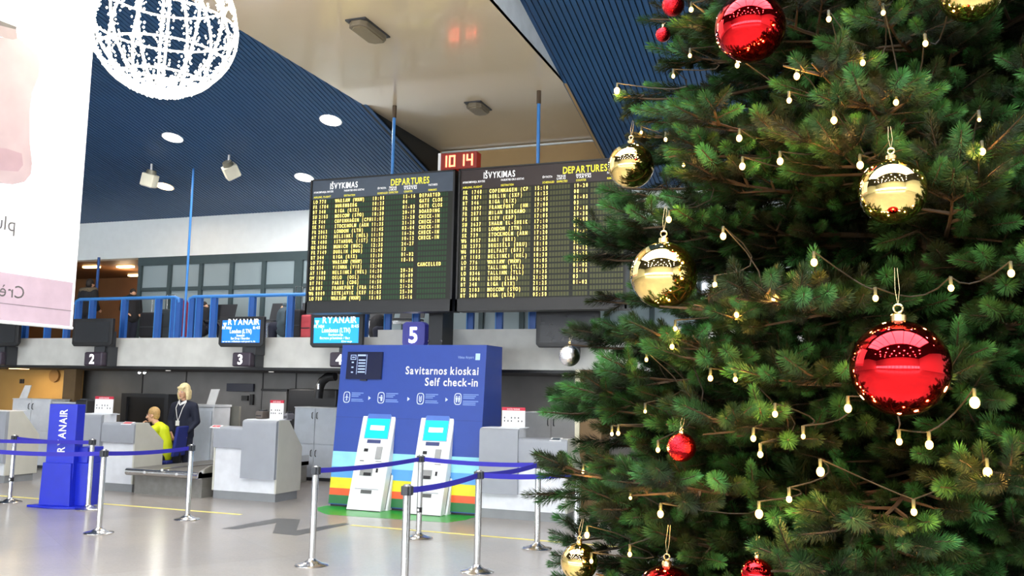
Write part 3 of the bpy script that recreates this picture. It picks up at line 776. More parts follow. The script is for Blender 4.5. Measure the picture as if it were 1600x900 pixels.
# the four steps: icons, tiny print and arrow heads
m_print = mat('icon_white', s2l(215, 228, 250), .5)
def icon(x, z, kind):
    mb = MB(); n = 28; w, h, t_ = .058, .085, .012
    def rr(w, h, k):
        ang = 2 * math.pi * k / n; c, s_ = math.cos(ang), math.sin(ang)
        return (w * math.copysign(abs(c) ** .6, c), h * math.copysign(abs(s_) ** .6, s_))
    mt = kmtx(x, z)
    vs = [mt @ Vector((*rr(w, h, k), 0)) for k in range(n)] + [mt @ Vector((*rr(w - t_, h - t_, k), 0)) for k in range(n)]
    mb.add(vs, [(k, (k + 1) % n, n + (k + 1) % n, n + k) for k in range(n)])
    def poly(pts): mb.add([mt @ Vector((a, b, 0)) for a, b in pts], [tuple(range(len(pts)))])
    if kind == 0:
        poly([(-.006, .05), (.006, .05), (.008, -.045), (-.008, -.045)]); poly([(-.04, -.012), (0, .02), (0, .0)]); poly([(.04, -.012), (0, .0), (0, .02)]); poly([(-.018, -.048), (0, -.03), (.018, -.048)])
    elif kind == 1:
        poly([(-.005, .04), (.02, .04), (.02, .02), (-.005, .02)]); poly([(-.012, .015), (.028, .015), (.024, -.05), (-.004, -.05)]); poly([(-.035, .01), (-.012, .012), (-.012, -.004), (-.035, -.004)])
    elif kind == 2:
        poly([(-.022, .045), (-.012, .045), (-.012, -.03), (-.022, -.03)]); poly([(.012, .045), (.022, .045), (.022, -.03), (.012, -.03)]); poly([(-.022, -.03), (.022, -.03), (.0, -.055)]); poly([(-.004, .03), (.004, .03), (.004, -.02), (-.004, -.02)])
    else:
        for sx in (-.02, .02):
            poly([(sx - .01, .045), (sx + .01, .045), (sx + .01, .025), (sx - .01, .025)]); poly([(sx - .018, .02), (sx + .018, .02), (sx + .008, -.05), (sx - .008, -.05)])
    mb.build('step_icon', m_print, kw, fix=False)
def kx(px, py): 
    d = ray(px, py); # hit the inclined face
    o = CAM; p0 = Vector((0, yb, 0)); tt = (p0 - o).dot(nrm) / d.dot(nrm); q = o + d * tt; return q.x, q.z
m_fine = mat('fine_print', s2l(120, 150, 215), .5)
for i, (px, py) in enumerate(((542, 620.5), (595.5, 621.5), (657, 623), (715.5, 623.5))):
    x, z = kx(px, py); icon(x, z, i)
    for k_, (w, dz) in enumerate(((.20, .065), (.15, .04), (.12, .015), (.19, -.03), (.21, -.055)) if i != 3 else ((.24, .065), (.2, .04), (.18, .015), (.24, -.03), (.2, -.055), (.2, -.08))):
        kquad('fine_print', x + .08, x + .08 + w, z + dz - .007, z + dz + .007, m_fine, kw, .003)
for px, py in ((577.5, 622), (638.5, 623.5), (698, 624.5)):
    x, z = kx(px, py)
    mt = kmtx(x, z); MB().prism([mt @ Vector(v) for v in ((-.018, .03, 0), (-.018, -.03, 0), (.022, 0, 0))], nrm * .002).build('step_arrow', m_print, kw)

# ------------------------------------------------------------------ the two machines
m_kwhite = mat('kiosk_white', (.86, .87, .88), .3)
def kiosk(xa, xb, lab):
    t = thing('checkin_kiosk', ((xa + xb) / 2, 11.6, 0), lab, 'kiosk', 'self check-in kiosks')
    y0, y1, h = 11.56, 12.0, 1.44; dxt = -.02
    ym = lambda z: y0 + (y1 - .01 - y0) * (z / h)
    yb_ = 11.85
    f = Vector((0, -h, y1 - y0)).normalized(); up = Vector((0, y1 - y0, h)).normalized()
    prof = [(y0, 0), (y1 - .01, h), (y1 + .09, h - .01), (y1 + .075, h - .55), (y0 + .30, .0)]
    MB().prism([(xa, a, b) for a, b in prof], (xb - xa, 0, 0)).build('body', m_kwhite, t, bevel=.012)
    MB().prism([(xb - .02, a + .16, b) for a, b in ((y0, .0), (y0 + .3, .96), (y0 + .36, .96), (y0 + .28, .0))], (.05, 0, 0)).build('side_fin', m_kwhite, t, bevel=.006)
    MB().prism([(xb - .001, a, b) for a, b in ((y0 + .145, .02), (y0 + .30, .52), (y0 + .312, .52), (y0 + .157, .02))], (.004, 0, 0)).build('side_seam', m_black, t)
    w = xb - xa
    def q(name, u0, u1, v0, v1, m, off=.004, par=t):
        a = [Vector((xa + w * u, ym(h * v), h * v)) for u, v in ((u0, v0), (u1, v0), (u1, v1), (u0, v1))]
        return MB().prism(a, f * off).build(name, m, par)
    q('screen_frame', .15, .87, .70, .955, mat('kiosk_frame', s2l(120, 150, 190), .4), .004)
    s_ = q('touch_screen', .17, .85, .705, .90, mat('kiosk_screen', s2l(10, 200, 215), .3, emit=.8, ecol=s2l(0, 205, 222)), .007)
    q('screen_header', .17, .85, .90, .95, mat('kiosk_header', s2l(75, 110, 190), .4, emit=.2), .007, s_)
    q('screen_button', .30, .72, .785, .83, mat('kiosk_button', (1, 1, 1), .4, emit=1.1), .010, s_)
    q('passport_slot', .27, .67, .655, .69, mat('slot_dark', s2l(60, 70, 120), .4), .006)
    q('card_reader', .22, .34, .57, .60, m_black, .006)
    q('barcode_hood', .60, .76, .50, .62, mat('hood_grey', s2l(165, 165, 165), .4), .02)
    q('receipt_slot', .15, .27, .475, .482, m_black, .004)
    q('receipt_slot', .62, .8, .475, .482, m_darksteel, .004)
    q('boarding_pass_outlet', .22, .58, .335, .42, mat('outlet_grey', s2l(150, 150, 150), .4), .012)
    q('outlet_gap', .34, .56, .335, .365, m_black, .016)
    q('card_slot', .68, .74, .37, .41, m_black, .006)
    q('handle_recess', .34, .66, .165, .20, mat('recess_grey', s2l(90, 90, 90), .4), .006)
    q('name_strip', .15, .85, .205, .212, m_silver, .004)
    q('floor_gap', .0, 1.0, .0, .008, m_black, .004)
kiosk(-6.76, -6.21, 'white self check-in kiosk, left of the two')
kiosk(-5.80, -5.27, 'white self check-in kiosk, right of the two')

# ================================================================== CHECK-IN DESKS
def rounded_panel(x0, x1, yf, zb_, zt, depth, r=.06):
    pts = [(yf, zb_)]
    for k in range(7):
        a = math.pi / 2 * k / 6
        pts.append((yf + r - r * math.cos(a), zt - r + r * math.sin(a)))
    pts += [(yf + depth, zt), (yf + depth, zb_)]
    return MB().prism([(x0, a, b) for a, b in pts], (x1 - x0, 0, 0))
def desk(hx, lx, side_right, lab, extra=0):
    xa, xb = min(hx[0], lx[0]), max(hx[1], lx[1])
    t = thing('checkin_desk', ((xa + xb) / 2, 12.1, 0), lab, 'check-in desk', 'white and silver check-in desks')
    Y = 11.76
    hz, lz = 1.225, 1.105
    MB().box(xa + .02, xb - .02, Y + .02, 12.36, 0, .125).build('kickplate', m_kick, t)
    MB().box(xa + .03, xb - .03, Y + .01, 12.30, .125, .80).build('body', m_white, t)
    hi_, lo_ = [(v[0] + (.004 if v[0] == xa else 0), v[1] - (.004 if v[1] == xb else 0)) for v in (hx, lx)]
    rounded_panel(hi_[0], hi_[1], Y - .06, .34, hz, .34, .05).build('high_panel', m_silver, t)
    rounded_panel(lo_[0], lo_[1], Y - .03, .785, lz, .34, .05).build('low_panel', m_silver, t)
    MB().box(hx[0] + .01, hx[1] - .01, Y + .02, Y + .36, hz - .004, hz + .012).build('high_top', m_white, t, bevel=.004)
    for xs, zz in ((xa, hz if hx[0] == xa else lz), (xb - .03, hz if hx[1] == xb else lz)):
        MB().prism([(xs, Y, .125), (xs, Y, zz + .005), (xs, Y + .27, zz + .005), (xs, Y + .66, .80), (xs, Y + .66, .125)], (.03, 0, 0)).build('side_panel', m_beige, t, bevel=.004)
    MB().box(xa + .03, xb - .03, Y + .28, Y + .66, .755, .785).build('worktop', m_white, t)
    xs = hx[0] - .003 if hx[0] != xa else hx[1] - .017
    MB().prism([(xs, Y, .76), (xs, Y, hz + .005), (xs, Y + .27, hz + .005), (xs, Y + .3, .76)], (.02, 0, 0)).build('divider', m_white, t)
    return t
desk((-12.06, -11.52), (-11.52, -10.84), True, 'check-in desk left of the luggage belt, behind the blue column')
desk((-8.72, -8.10), (-9.28, -8.72), True, 'check-in desk right of the luggage belt, numbered 3 above')
desk((-4.77, -4.20), (-4.20, -3.50), True, 'check-in desk between the kiosk wall and the Christmas tree')
desk((-14.25, -13.62), (-14.9, -14.25), True, 'check-in desk cut off at the left picture edge')
# desk-top fare cards
def label_card(px0, py0, px1, py1, m, lab, z=1.112, y0=11.76, y1=11.92):
    a, b = aY(px0, (py0 + py1) / 2, 11.84).x, aY(px1, (py0 + py1) / 2, 11.84).x
    t = thing('desk_label', ((a + b) / 2, 11.84, z), lab, 'label', 'printed labels on the desk ledges')
    MB().prism([(a, 11.735, z - .03), (b, 11.735, z - .03), (b, 11.83, z + .006), (a, 11.83, z + .006)], (0, 0, .006)).build('card', m_textwhite, t)
    MB().prism([(a + .03, 11.75, z - .017), (b - .03, 11.75, z - .017), (b - .03, 11.81, z + .006), (a + .03, 11.81, z + .006)], (0, 0, .003)).build('print', m, t)
m_redprint = mat('label_pink', s2l(205, 90, 100), .5, var=.4, scale=60)
label_card(196, 658, 212, 664, m_redprint, 'pink printed label on the ledge of the desk left of the belt')
label_card(334, 664, 350, 672, m_redprint, 'pink printed label on the ledge of the desk right of the belt')
label_card(862, 684, 880, 692, mat('label_dark', s2l(90, 100, 110), .5, var=.4, scale=60), 'grey printed label on the desk ledge beside the tree')
# white price boards with red top strip
def fare_sign(px0, px1, pyt, pyb, lab, lean=0.06):
    y = 11.93
    a, b = aY(px0, pyb, y), aY(px1, pyb, y); zt = aY(px0, pyt, y).z; z0 = 1.237
    t = thing('notice_board', ((a.x + b.x) / 2, y, z0), lab, 'notice', 'white baggage notices on the desks')
    MB().box(a.x, b.x, y, y + .015, z0, zt - .045).build('panel', m_textwhite, t)
    MB().box(a.x, b.x, y - .002, y + .017, zt - .045, zt).build('red_strip', mat('notice_red', s2l(205, 45, 70), .5), t)
    tm = MB(); text_mesh(tm, 'BAGAŽAS / BAGGAGE', FRONT((a.x + b.x) / 2, y - .004, zt - .036), .03, True, (b.x - a.x) * .55, 'C'); tm.build('strip_text', m_textwhite, t, fix=False)
    ic = MB(); w = b.x - a.x
    for r_ in range(2):
        for c_ in range(6):
            if (r_ * 6 + c_) % 4 == 3: continue
            xx = a.x + w * (.12 + .15 * c_); zz = z0 + (zt - z0) * (.32 + .16 * r_)
            ic.add([(xx - .008, y - .003, zz - .012), (xx + .008, y - .003, zz - .012), (xx + .008, y - .003, zz + .012), (xx - .008, y - .003, zz + .012)], [(0, 1, 2, 3)])
    ic.build('pictograms', m_charcoal, t, fix=False)
    MB().box(a.x - .02, b.x + .04, y - .02, y + .08, z0 - .002, z0 + .01).build('foot', m_white, t)
fare_sign(147, 175, 619, 649, 'white notice with red top on the desk left of the belt')
fare_sign(421, 442, 625, 656, 'white notice with red top on the desk right of the belt')
fare_sign(784, 820, 636, 668, 'white notice with red top on the desk beside the kiosk wall')
# small dark machines on the desks
def printer(px, py, w, h, m, lab, y=12.0):
    p = aY(px, py, y)
    t = thing('label_printer', (p.x, y, 1.237), lab, 'printer', 'small machines on the desks')
    MB().box(p.x - w / 2, p.x + w / 2, y - .1, y + .1, 1.237, 1.237 + h).build('body', m, t, bevel=.02)
    MB().box(p.x - w * .36, p.x + w * .36, y - .106, y - .09, 1.237 + h * .35, 1.237 + h * .5).build('slot', m_black, t)
    MB().box(p.x - w * .3, p.x + w * .3, y - .05, y + .08, 1.237 + h, 1.237 + h + .02).build('lid', m_charcoal, t)
printer(410, 650, .13, .12, mat('grey_machine', s2l(95, 85, 78), .4), 'small grey brown machine on the desk numbered 3')
printer(133, 645, .26, .22, m_black, 'black boxy printer on the desk left of the notice')
printer(451, 652, .08, .1, mat('grey_machine2', s2l(120, 118, 125), .4), 'small pale grey machine on the desk edge beside the cabinet', 12.05)

# ------------------------------------------------------------------ luggage belt
def conveyor(xa, xb, yf, yb_, lab, z=.40):
    t = thing('luggage_belt', ((xa + xb) / 2, yf, 0), lab, 'conveyor', 'luggage belts between the desks')
    MB().box(xa + .06, xb - .04, yf + .16, yb_, 0, z - .10).build('base', m_darksteel, t)
    MB().box(xa, xb, yf + .06, yb_, z - .10, z - .01).build('frame', m_steel, t, bevel=.01)
    MB().box(xa + .05, (xa + xb) / 2 - .03, yf + .05, yb_ - .02, z - .01, z + .008).build('belt', m_rubber, t)
    MB().box((xa + xb) / 2 + .03, xb - .05, yf + .05, yb_ - .02, z - .01, z + .008).build('belt', m_rubber, t)
    MB().box((xa + xb) / 2 - .03, (xa + xb) / 2 + .03, yf + .04, yb_, z - .01, z + .03).build('centre_rail', m_steel, t)
    MB().tube((xa, yf + .05, z - .045), (xb, yf + .05, z - .045), .058, n=16).build('front_roller', m_steel, t, smooth=True)
    for k in (.28, .52, .72):
        x = xa + (xb - xa) * k
        MB().ball((x, yf - .012, z - .04 + (.05 if k == .52 else 0)), .022, 10, 6).build('bolt', m_white, t)
    MB().prism([(xb - .04, yf + .0, z - .09), (xb - .04, yf + .02, z + .0), (xb - .04, yf + .3, z + .09), (xb - .04, yb_, z + .09), (xb - .04, yb_, z - .09)], (.04, 0, 0)).build('side_guard', m_steel, t)
conveyor(-10.78, -9.36, 11.52, 14.6, 'grey luggage weighing belt between the two left desks')

# ------------------------------------------------------------------ cabinets behind the desks
def cabinet(x0, x1, y, h, lab, body=m_white, nd=2, split=.62, side=None, handles=True):
    t = thing('white_cabinet', ((x0 + x1) / 2, y, 0), lab, 'cabinet', 'white cabinets behind the desks')
    MB().box(x0, x1, y, y + .45, .06, h).build('body', side or body, t)
    MB().box(x0 + .02, x1 - .02, y + .03, y + .42, 0, .06).build('plinth', m_charcoal, t)
    MB().box(x0 - .01, x1 + .01, y - .02, y + .46, h, h + .02).build('top', m_white, t)
    w = (x1 - x0) / nd
    for lo, hi in ((.07, h * split - .006), (h * split + .006, h - .008)):
        for i in range(nd):
            d = MB().box(x0 + w * i + .005, x0 + w * (i + 1) - .005, y - .02, y, lo, hi).build('door', body, t, bevel=.003)
            if handles:
                hxp = x0 + w * (i + 1) - .05 if i % 2 == 0 else x0 + w * i + .05
                hz = hi - .13 if lo > .3 else hi - .16
                MB().path([(hxp, y - .02, hz - .06), (hxp, y - .05, hz - .04), (hxp, y - .05, hz + .04), (hxp, y - .02, hz + .06)], .008, 6).build('handle', m_charcoal, d)
    return t
cabinet(-9.84, -8.93, 14.8, 1.35, 'white two-door cabinet between the third desk and kiosk wall', m_lightgrey, 2, .5)
cabinet(-16.25, -15.2, 14.1, 1.38, 'white cabinet behind the blue luggage column at far left', m_white, 2, .55)
cabinet(-15.16, -14.45, 14.1, 1.33, 'pale grey cabinet right beside the blue luggage column', mat('grey_cab', s2l(175, 172, 165), .5), 1, .5, None, False)
cabinet(-4.98, -4.05, 14.2, 1.385, 'beige and grey cabinet behind the desk beside the tree', mat('warm_cab', s2l(190, 190, 190), .5), 2, .5)
# tall narrow partition behind the standing clerk
a = aY(289, 633, 13.95); b = aY(336, 633, 13.95)
t = thing('partition_cabinet', ((a.x + b.x) / 2, 13.95, 0), 'pale blue grey cabinet right behind the standing clerk', 'cabinet')
MB().box(a.x, b.x, 13.95, 14.4, .05, a.z - .02).build('body', m_lightgrey, t)
MB().box(a.x - .02, b.x + .02, 13.92, 14.42, a.z - .02, a.z + .02).build('top', m_white, t)
MB().box(b.x - .03, b.x + .005, 13.93, 14.4, 0.05, a.z - .02).build('edge_strip', m_white, t)
MB().box(a.x + .02, b.x - .05, 13.925, 13.95, .10, a.z - .1).build('door', m_lightgrey, t, bevel=.004)
a2 = aY(340, 634, 14.5); b2 = aY(374, 634, 14.5)
t = thing('grey_screen', ((a2.x + b2.x) / 2, 14.5, 0), 'beige grey free-standing screen right of the blue grey cabinet', 'screen')
MB().box(a2.x, b2.x, 14.5, 14.56, .08, a2.z).build('panel', mat('screen_grey', s2l(130, 128, 120), .6), t, bevel=.004)
MB().box(a2.x, b2.x, 14.47, 14.59, .03, .08).build('foot', m_charcoal, t)
# white sloping paper holders
def paper(pts, y, lab):
    c = [aY(px, py, y) for px, py in pts]
    t = thing('paper_holder', c[0], lab, 'paper holder', 'white slanted paper holders on cabinets')
    MB().prism(c, (0, .015, 0)).build('sheet', m_textwhite, t)
    MB().prism([c[0] + Vector((-.02, .0, 0)), c[1] + Vector((.02, .0, 0)), c[1] + Vector((.02, .12, 0)), c[0] + Vector((-.02, .12, 0))], (0, 0, -.012)).build('stand', m_white, t)
paper(((30, 622), (42, 622), (49, 602), (39, 602)), 14.15, 'white slanted paper holder on the far left cabinet')
paper(((322, 633), (335, 633), (343, 608), (330, 608)), 14.0, 'white slanted paper holder on the cabinet behind the clerk')

# ================================================================== QUEUE POSTS AND BELTS
POSTH = .97
def queue_post(p, lab, band=False):
    t = thing('queue_post', (p[0], p[1], 0), lab, 'queue post', 'steel queue posts with blue belts')
    x, y = p[0], p[1]
    MB().lathe([(.165, 0), (.168, .008), (.160, .016), (.10, .030), (.045, .055), (.034, .075)], (x, y, 0), 36).build('base', m_steel, t, smooth=True)
    MB().lathe([(.0325, .06), (.0325, POSTH - .012), (.028, POSTH)], (x, y, 0), 24).build('pole', m_steel, t, smooth=True)
    MB().box(x - .026, x + .026, y - .046, y + .046, POSTH - .085, POSTH - .012).build('belt_head', m_charcoal, t, bevel=.006)
    MB().box(x - .046, x + .046, y - .026, y + .026, POSTH - .085, POSTH - .012).build('belt_head', m_charcoal, t, bevel=.006)
    if band:
        b = MB().lathe([(.0335, .30), (.0335, .36)], (x, y, 0), 20).build('label_band', m_black, t)
        MB().box(x - .012, x + .012, y - .035, y - .0335, .315, .345).build('mark', m_textwhite, b)
    return t
def belt(t, a, b, sag=.02):
    a, b = Vector((a[0], a[1], POSTH - .05)), Vector((b[0], b[1], POSTH - .05))
    d = (b - a).normalized(); a = a + d * .045; b = b - d * .045
    n = 10; h = .025; th = Vector((-d.y, d.x, 0)) * .0015; vs = []
    for k in range(n + 1):
        u = k / n; p = a.lerp(b, u) - Vector((0, 0, sag * 4 * u * (1 - u)))
        vs += [p - th + Vector((0, 0, h)), p - th - Vector((0, 0, h)), p + th - Vector((0, 0, h)), p + th + Vector((0, 0, h))]
    fs = [(4 * k + i, 4 * k + (i + 1) % 4, 4 * k + 4 + (i + 1) % 4, 4 * k + 4 + i) for k in range(n) for i in range(4)] + [(0, 1, 2, 3), (4 * n + 3, 4 * n + 2, 4 * n + 1, 4 * n)]
    MB().add(vs, fs).build('belt', m_belt, t)
def fp(x, y): p = aZ(x, y); return (p.x, p.y)
S = {1: fp(154, 833.5), 2: fp(292.5, 812), 3: fp(137, 796), 4: fp(15, 785), 5: fp(487, 884), 6: fp(654, 841), 7: fp(745, 894), 8: fp(839, 857.5)}
S[0] = (-9.6, 8.0); S[9] = tuple(aZ(636.5, 757, .97)[:2]); S[10] = (-2.55, 8.9); S[11] = (-13.2, 9.2)
Q = {}
Q[1] = queue_post(S[1], 'steel queue post in front, right of the blue column')
Q[2] = queue_post(S[2], 'steel queue post in front of the luggage belt')
Q[3] = queue_post(S[3], 'steel queue post directly behind the foremost left post, beside the column')
Q[4] = queue_post(S[4], 'leftmost steel queue post, with a dark label band', True)
Q[5] = queue_post(S[5], 'steel queue post left of the kiosks, full height in view')
Q[6] = queue_post(S[6], 'steel queue post with a label band in front of the right kiosk', True)
Q[7] = queue_post(S[7], 'steel queue post right of the kiosks at the lower picture edge')
Q[8] = queue_post(S[8], 'steel queue post touched by fir branches, in front of the right desk')
Q[9] = queue_post(S[9], 'nearest steel queue post, cut off at the lower picture edge')
Q[10] = queue_post(S[10], 'steel queue post hidden behind the lowest fir branches')
Q[0] = queue_post(S[0], 'steel queue post whose base just shows at the lower left edge')
Q[11] = queue_post(S[11], 'steel queue post beyond the left picture edge')
belt(Q[4], S[4], S[3]); belt(Q[3], S[3], S[11]); belt(Q[1], S[1], S[2]); belt(Q[0], S[0], S[1])
belt(Q[5], S[5], S[6]); belt(Q[6], S[6], S[8]); belt(Q[9], S[9], S[7]); belt(Q[7], S[7], S[8]); belt(Q[10], S[10], S[7])

# ------------------------------------------------------------------ blue luggage-size column
t = thing('luggage_column', (-10.35, 9.95, 0), 'tall royal blue luggage-size column with white airline lettering', 'stand')
cx, cy = -10.42, 9.98; wv, dv = .50, .30
rot = Matrix.Translation((cx, cy, 0)) @ Matrix.Rotation(0.12, 4, 'Z')
MB().box(-.23, .23, -.12, .05, .03, 1.44, 0, rot).build('back_panel', m_blue, t, bevel=.006)
MB().prism([rot @ Vector(v) for v in ((-.26, -.16, .03), (.24, -.16, .03), (.22, -.16, .62), (-.24, -.16, .62))], rot.to_3x3() @ Vector((0, .30, 0))).build('size_box', m_blue, t, bevel=.006)
MB().box(.16, .42, -.05, .32, .03, .62, 0, rot).build('side_box', m_blue, t, bevel=.006)
MB().box(.16, .38, -.03, .30, .62, .84, 0, rot).build('cabin_box', m_blue, t, bevel=.006)
MB().prism([rot @ Vector(v) for v in ((-.42, -.20, 0), (.0, -.27, 0), (.36, -.2, 0), (.44, .1, 0), (.2, .32, 0), (-.3, .2, 0))], (0, 0, .03)).build('foot_plate', m_blue, t, bevel=.008)
tm = MB(); text_mesh(tm, 'RYANAIR', rot @ frame_mtx((.075, -.127, .77), (0, 0, 1), (-1, 0, 0)), .175, True, .60); tm.build('lettering', m_textwhite, t, fix=False)

# ================================================================== HANGING BANNER (seen from the back)
BXX = -6.5
m_banner = mat('banner_daylight_glow', (.92, .91, .92), .6, emit=.30, ecol=(1, .99, .99))  # faint emission stands in for daylight coming through the fabric
m_bpink = mat('banner_pink', (.56, .42, .49), .6)
m_bot = mat('print_bottle_pink', (.43, .33, .345), .6, var=.10, scale=2.5)
m_botd = mat('print_bottle_shade', (.40, .27, .30), .6)
m_bgrey = mat('print_grey', (.13, .12, .12), .6)
t = thing('hanging_banner', (BXX, 4.6, 2.24), 'large white perfume banner with painted daylight glow hanging at the left edge', 'banner')
yn, yf_ = 2.6, 6.19
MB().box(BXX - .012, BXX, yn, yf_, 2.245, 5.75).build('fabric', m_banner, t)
zb1 = aX(110, 441, BXX).z; zb0 = 2.245
MB().box(BXX, BXX + .002, yn, yf_ - .03, zb0 + .001, zb1).build('pink_band', m_bpink, t)
MB().box(BXX + .0005, BXX + .003, yn, yf_ - .02, aX(60, 480, BXX).z - .004, aX(60, 480, BXX).z + .002).build('seam', mat('seam_grey', (.25, .2, .22), .6), t)
MB().tube((BXX, yn, 2.235), (BXX, yf_, 2.235), .014, n=10).build('hem_bar', m_textwhite, t)
def bpoly(pts, off):
    return [aX(px, py, BXX + off) for px, py in pts]
MB().prism(bpoly([(-60, 55), (30, 60), (42, 70), (58, 85), (63, 100), (60, 120), (50, 145), (46, 175), (46, 220), (50, 255), (48, 272), (38, 284), (20, 288), (-60, 280)], .001), (.002, 0, 0)).build('bottle_print', m_bot, t)
MB().prism(bpoly([(-60, 225), (10, 232), (34, 240), (36, 258), (28, 268), (-60, 262)], .003), (.001, 0, 0)).build('bottle_shade', m_botd, t)
MB().prism(bpoly([(-60, 24), (25, 45), (27, 60), (20, 62), (-60, 42)], .003), (.001, 0, 0)).build('bottle_collar', mat('print_collar', (.33, .27, .28), .6), t)
MB().prism(bpoly([(-60, 18), (0, 32), (26, 42), (25, 46), (-60, 25)], .004), (.001, 0, 0)).build('collar_shade', m_bgrey, t)
p1, p2 = aX(37, 466, BXX + .004), aX(0, 466, BXX + .004)
tm = MB(); text_mesh(tm, 'Crème', frame_mtx(aX(37, 467, BXX + .004), (0, -1, 0), (0, 0, 1)), .15, False); tm.build('lettering', m_bgrey, t, fix=False)
tm = MB(); text_mesh(tm, 'plus', frame_mtx(aX(23, 362, BXX + .004), (0, -1, 0), (0, 0, 1)), .17, False); tm.build('lettering', m_bgrey, t, fix=False)
for y in (3.2, 5.8):
    MB().tube((BXX - .006, y, 5.75), (BXX - .006, y, zc(y) + (.03 if y > YS else -.0)), .004, n=6).build('suspension_wire', m_steel, t)

# ================================================================== GLOWING WIRE BALL
d = ray(257, 40); BC = CAM + d * 8.0; BR = 112 / 1400 * 8.0 * .985
t = thing('light_ball', (BC.x, BC.y, BC.z - BR), 'large glowing wire ball covered in white fairy lights', 'light decoration')
m_wire = mat('ball_wire', (.9, .85, .75), .4, emit=2.2, ecol=(1, .92, .76))
m_led = mat('ball_led', (1, 1, 1), .4, emit=14, ecol=(1, .90, .70))
random.seed(4)
leds = MB(); NM = 16
def octa(mb, c, r):
    c = Vector(c); mb.add([c + Vector(v) * r for v in ((1, 0, 0), (-1, 0, 0), (0, 1, 0), (0, -1, 0), (0, 0, 1), (0, 0, -1))], [(0, 2, 4), (2, 1, 4), (1, 3, 4), (3, 0, 4), (2, 0, 5), (1, 2, 5), (3, 1, 5), (0, 3, 5)])
def sph(lat, lon, r=BR): return BC + Vector((math.cos(lat) * math.cos(lon), math.cos(lat) * math.sin(lon), math.sin(lat))) * r
for i in range(NM):
    lon = 2 * math.pi * i / NM
    MB().path([sph(-math.pi / 2 + math.pi * k / 24, lon) for k in range(25)], .012, 5).build('meridian', m_wire, t)
    for k in range(70):
        lat = -math.pi / 2 + math.pi * (k + .5) / 70
        for s_ in (-1, 1):
            a = random.uniform(.0, .075)
            octa(leds, sph(lat + random.uniform(-.02, .02), lon + s_ * a / max(.12, math.cos(lat)), BR * random.uniform(.96, 1.01)), random.uniform(.008, .014))
for lat in (-.95, -.5, 0, .5, .95):
    n = 40; MB().path([sph(lat, 2 * math.pi * k / n) for k in range(n + 1)], .010, 5).build('ring', m_wire, t)
    for k in range(int(60 * math.cos(lat))):
        octa(leds, sph(lat + random.uniform(-.03, .03), 2 * math.pi * k / int(60 * math.cos(lat)), BR * .99), .015)
for k in range(420):
    octa(leds, sph(-math.pi / 2 + random.uniform(0, .5), random.uniform(0, 6.28), BR * random.uniform(.97, 1.01)), .017)
o = leds.build('fairy_lights', m_led, t, fix=False); o['kind'] = 'stuff'
MB().tube(BC + Vector((0, 0, BR)), (BC.x, BC.y, HG), .006, n=6).build('suspension_cable', m_steel, t)

# ================================================================== PEOPLE
def fuse(name, mb, m, parent, voxel, smooth=6):
    """weld overlapping limbs into one continuous skin"""
    o = mb.build(name + '_src', m)
    md = o.modifiers.new('r', 'REMESH'); md.mode = 'VOXEL'; md.voxel_size = voxel; md.use_smooth_shade = True
    sm = o.modifiers.new('s', 'SMOOTH'); sm.factor = .5; sm.iterations = smooth
    bpy.context.view_layer.update()
    me = bpy.data.meshes.new_from_object(o.evaluated_get(bpy.context.evaluated_depsgraph_get()))
    me.name = name
    bpy.data.objects.remove(o)
    if not me.materials: me.materials.append(m)
    me.polygons.foreach_set('use_smooth', [True] * len(me.polygons))
    ob = bpy.data.objects.new(name, me); COL.objects.link(ob)
    ob.parent = parent; ob.matrix_parent_inverse = PINV(parent)
    return ob
def limb(mb, pts, mt):
    for (p, r), (q, s_) in zip(pts[:-1], pts[1:]):
        mb.tube(mt @ Vector(p), mt @ Vector(q), r, s_, 12)
    for p, r in pts: mb.ball(mt @ Vector(p), r, 12, 8)
def head(mb, c, mt, yawp=0.0, pitch=0.0, s=1.0):
    """face looks along -y of the head frame"""
    hm = mt @ Matrix.Translation(c) @ Euler((pitch, 0, yawp)).to_matrix().to_4x4()
    R3 = hm.to_3x3()
    mb.ball(hm @ Vector((0, .01, .03)), .098 * s, 18, 12, (.80, .98, 1.05), 0, R3)
    mb.ball(hm @ Vector((0, -.03, -.045)), .066 * s, 16, 10, (.86, .92, 1.0), 0, R3)
    mb.ball(hm @ Vector((0, -.062, -.098)), .026 * s, 10, 8, (1, .8, .8), 0, R3)
    mb.tube(hm @ Vector((0, -.092, .025)), hm @ Vector((0, -.118, -.028)), .010, .017, 8)
    mb.ball(hm @ Vector((0, -.112, -.03)), .016, 8, 6)
    for sx in (-1, 1):
        mb.ball(hm @ Vector((sx * .079, .012, -.005)), .026, 8, 6, (.45, .8, 1.25), 0, R3)
        mb.ball(hm @ Vector((sx * .034, -.078, -.018)), .026, 8, 6)
    return hm
def face_bits(hm, parent, lips):
    for sx in (-1, 1):
        e = MB().ball(hm @ Vector((sx * .032, -.091, .012)), .012, 10, 8, (1.2, .8, .7), 0, hm.to_3x3()).build('eye', mat('eye_white', (.8, .8, .8), .3), parent)
        MB().ball(hm @ Vector((sx * .032, -.099, .012)), .006, 8, 6).build('iris', mat('iris_dark', (.03, .025, .03), .2), e)
        MB().tube(hm @ Vector((sx * .018, -.099, .034)), hm @ Vector((sx * .050, -.090, .036)), .005, .003, 6).build('eyebrow', lips[1], parent)
    MB().ball(hm @ Vector((0, -.100, -.064)), .020, 10, 6, (1.1, .45, .35), 0, hm.to_3x3()).build('mouth', lips[0], parent)
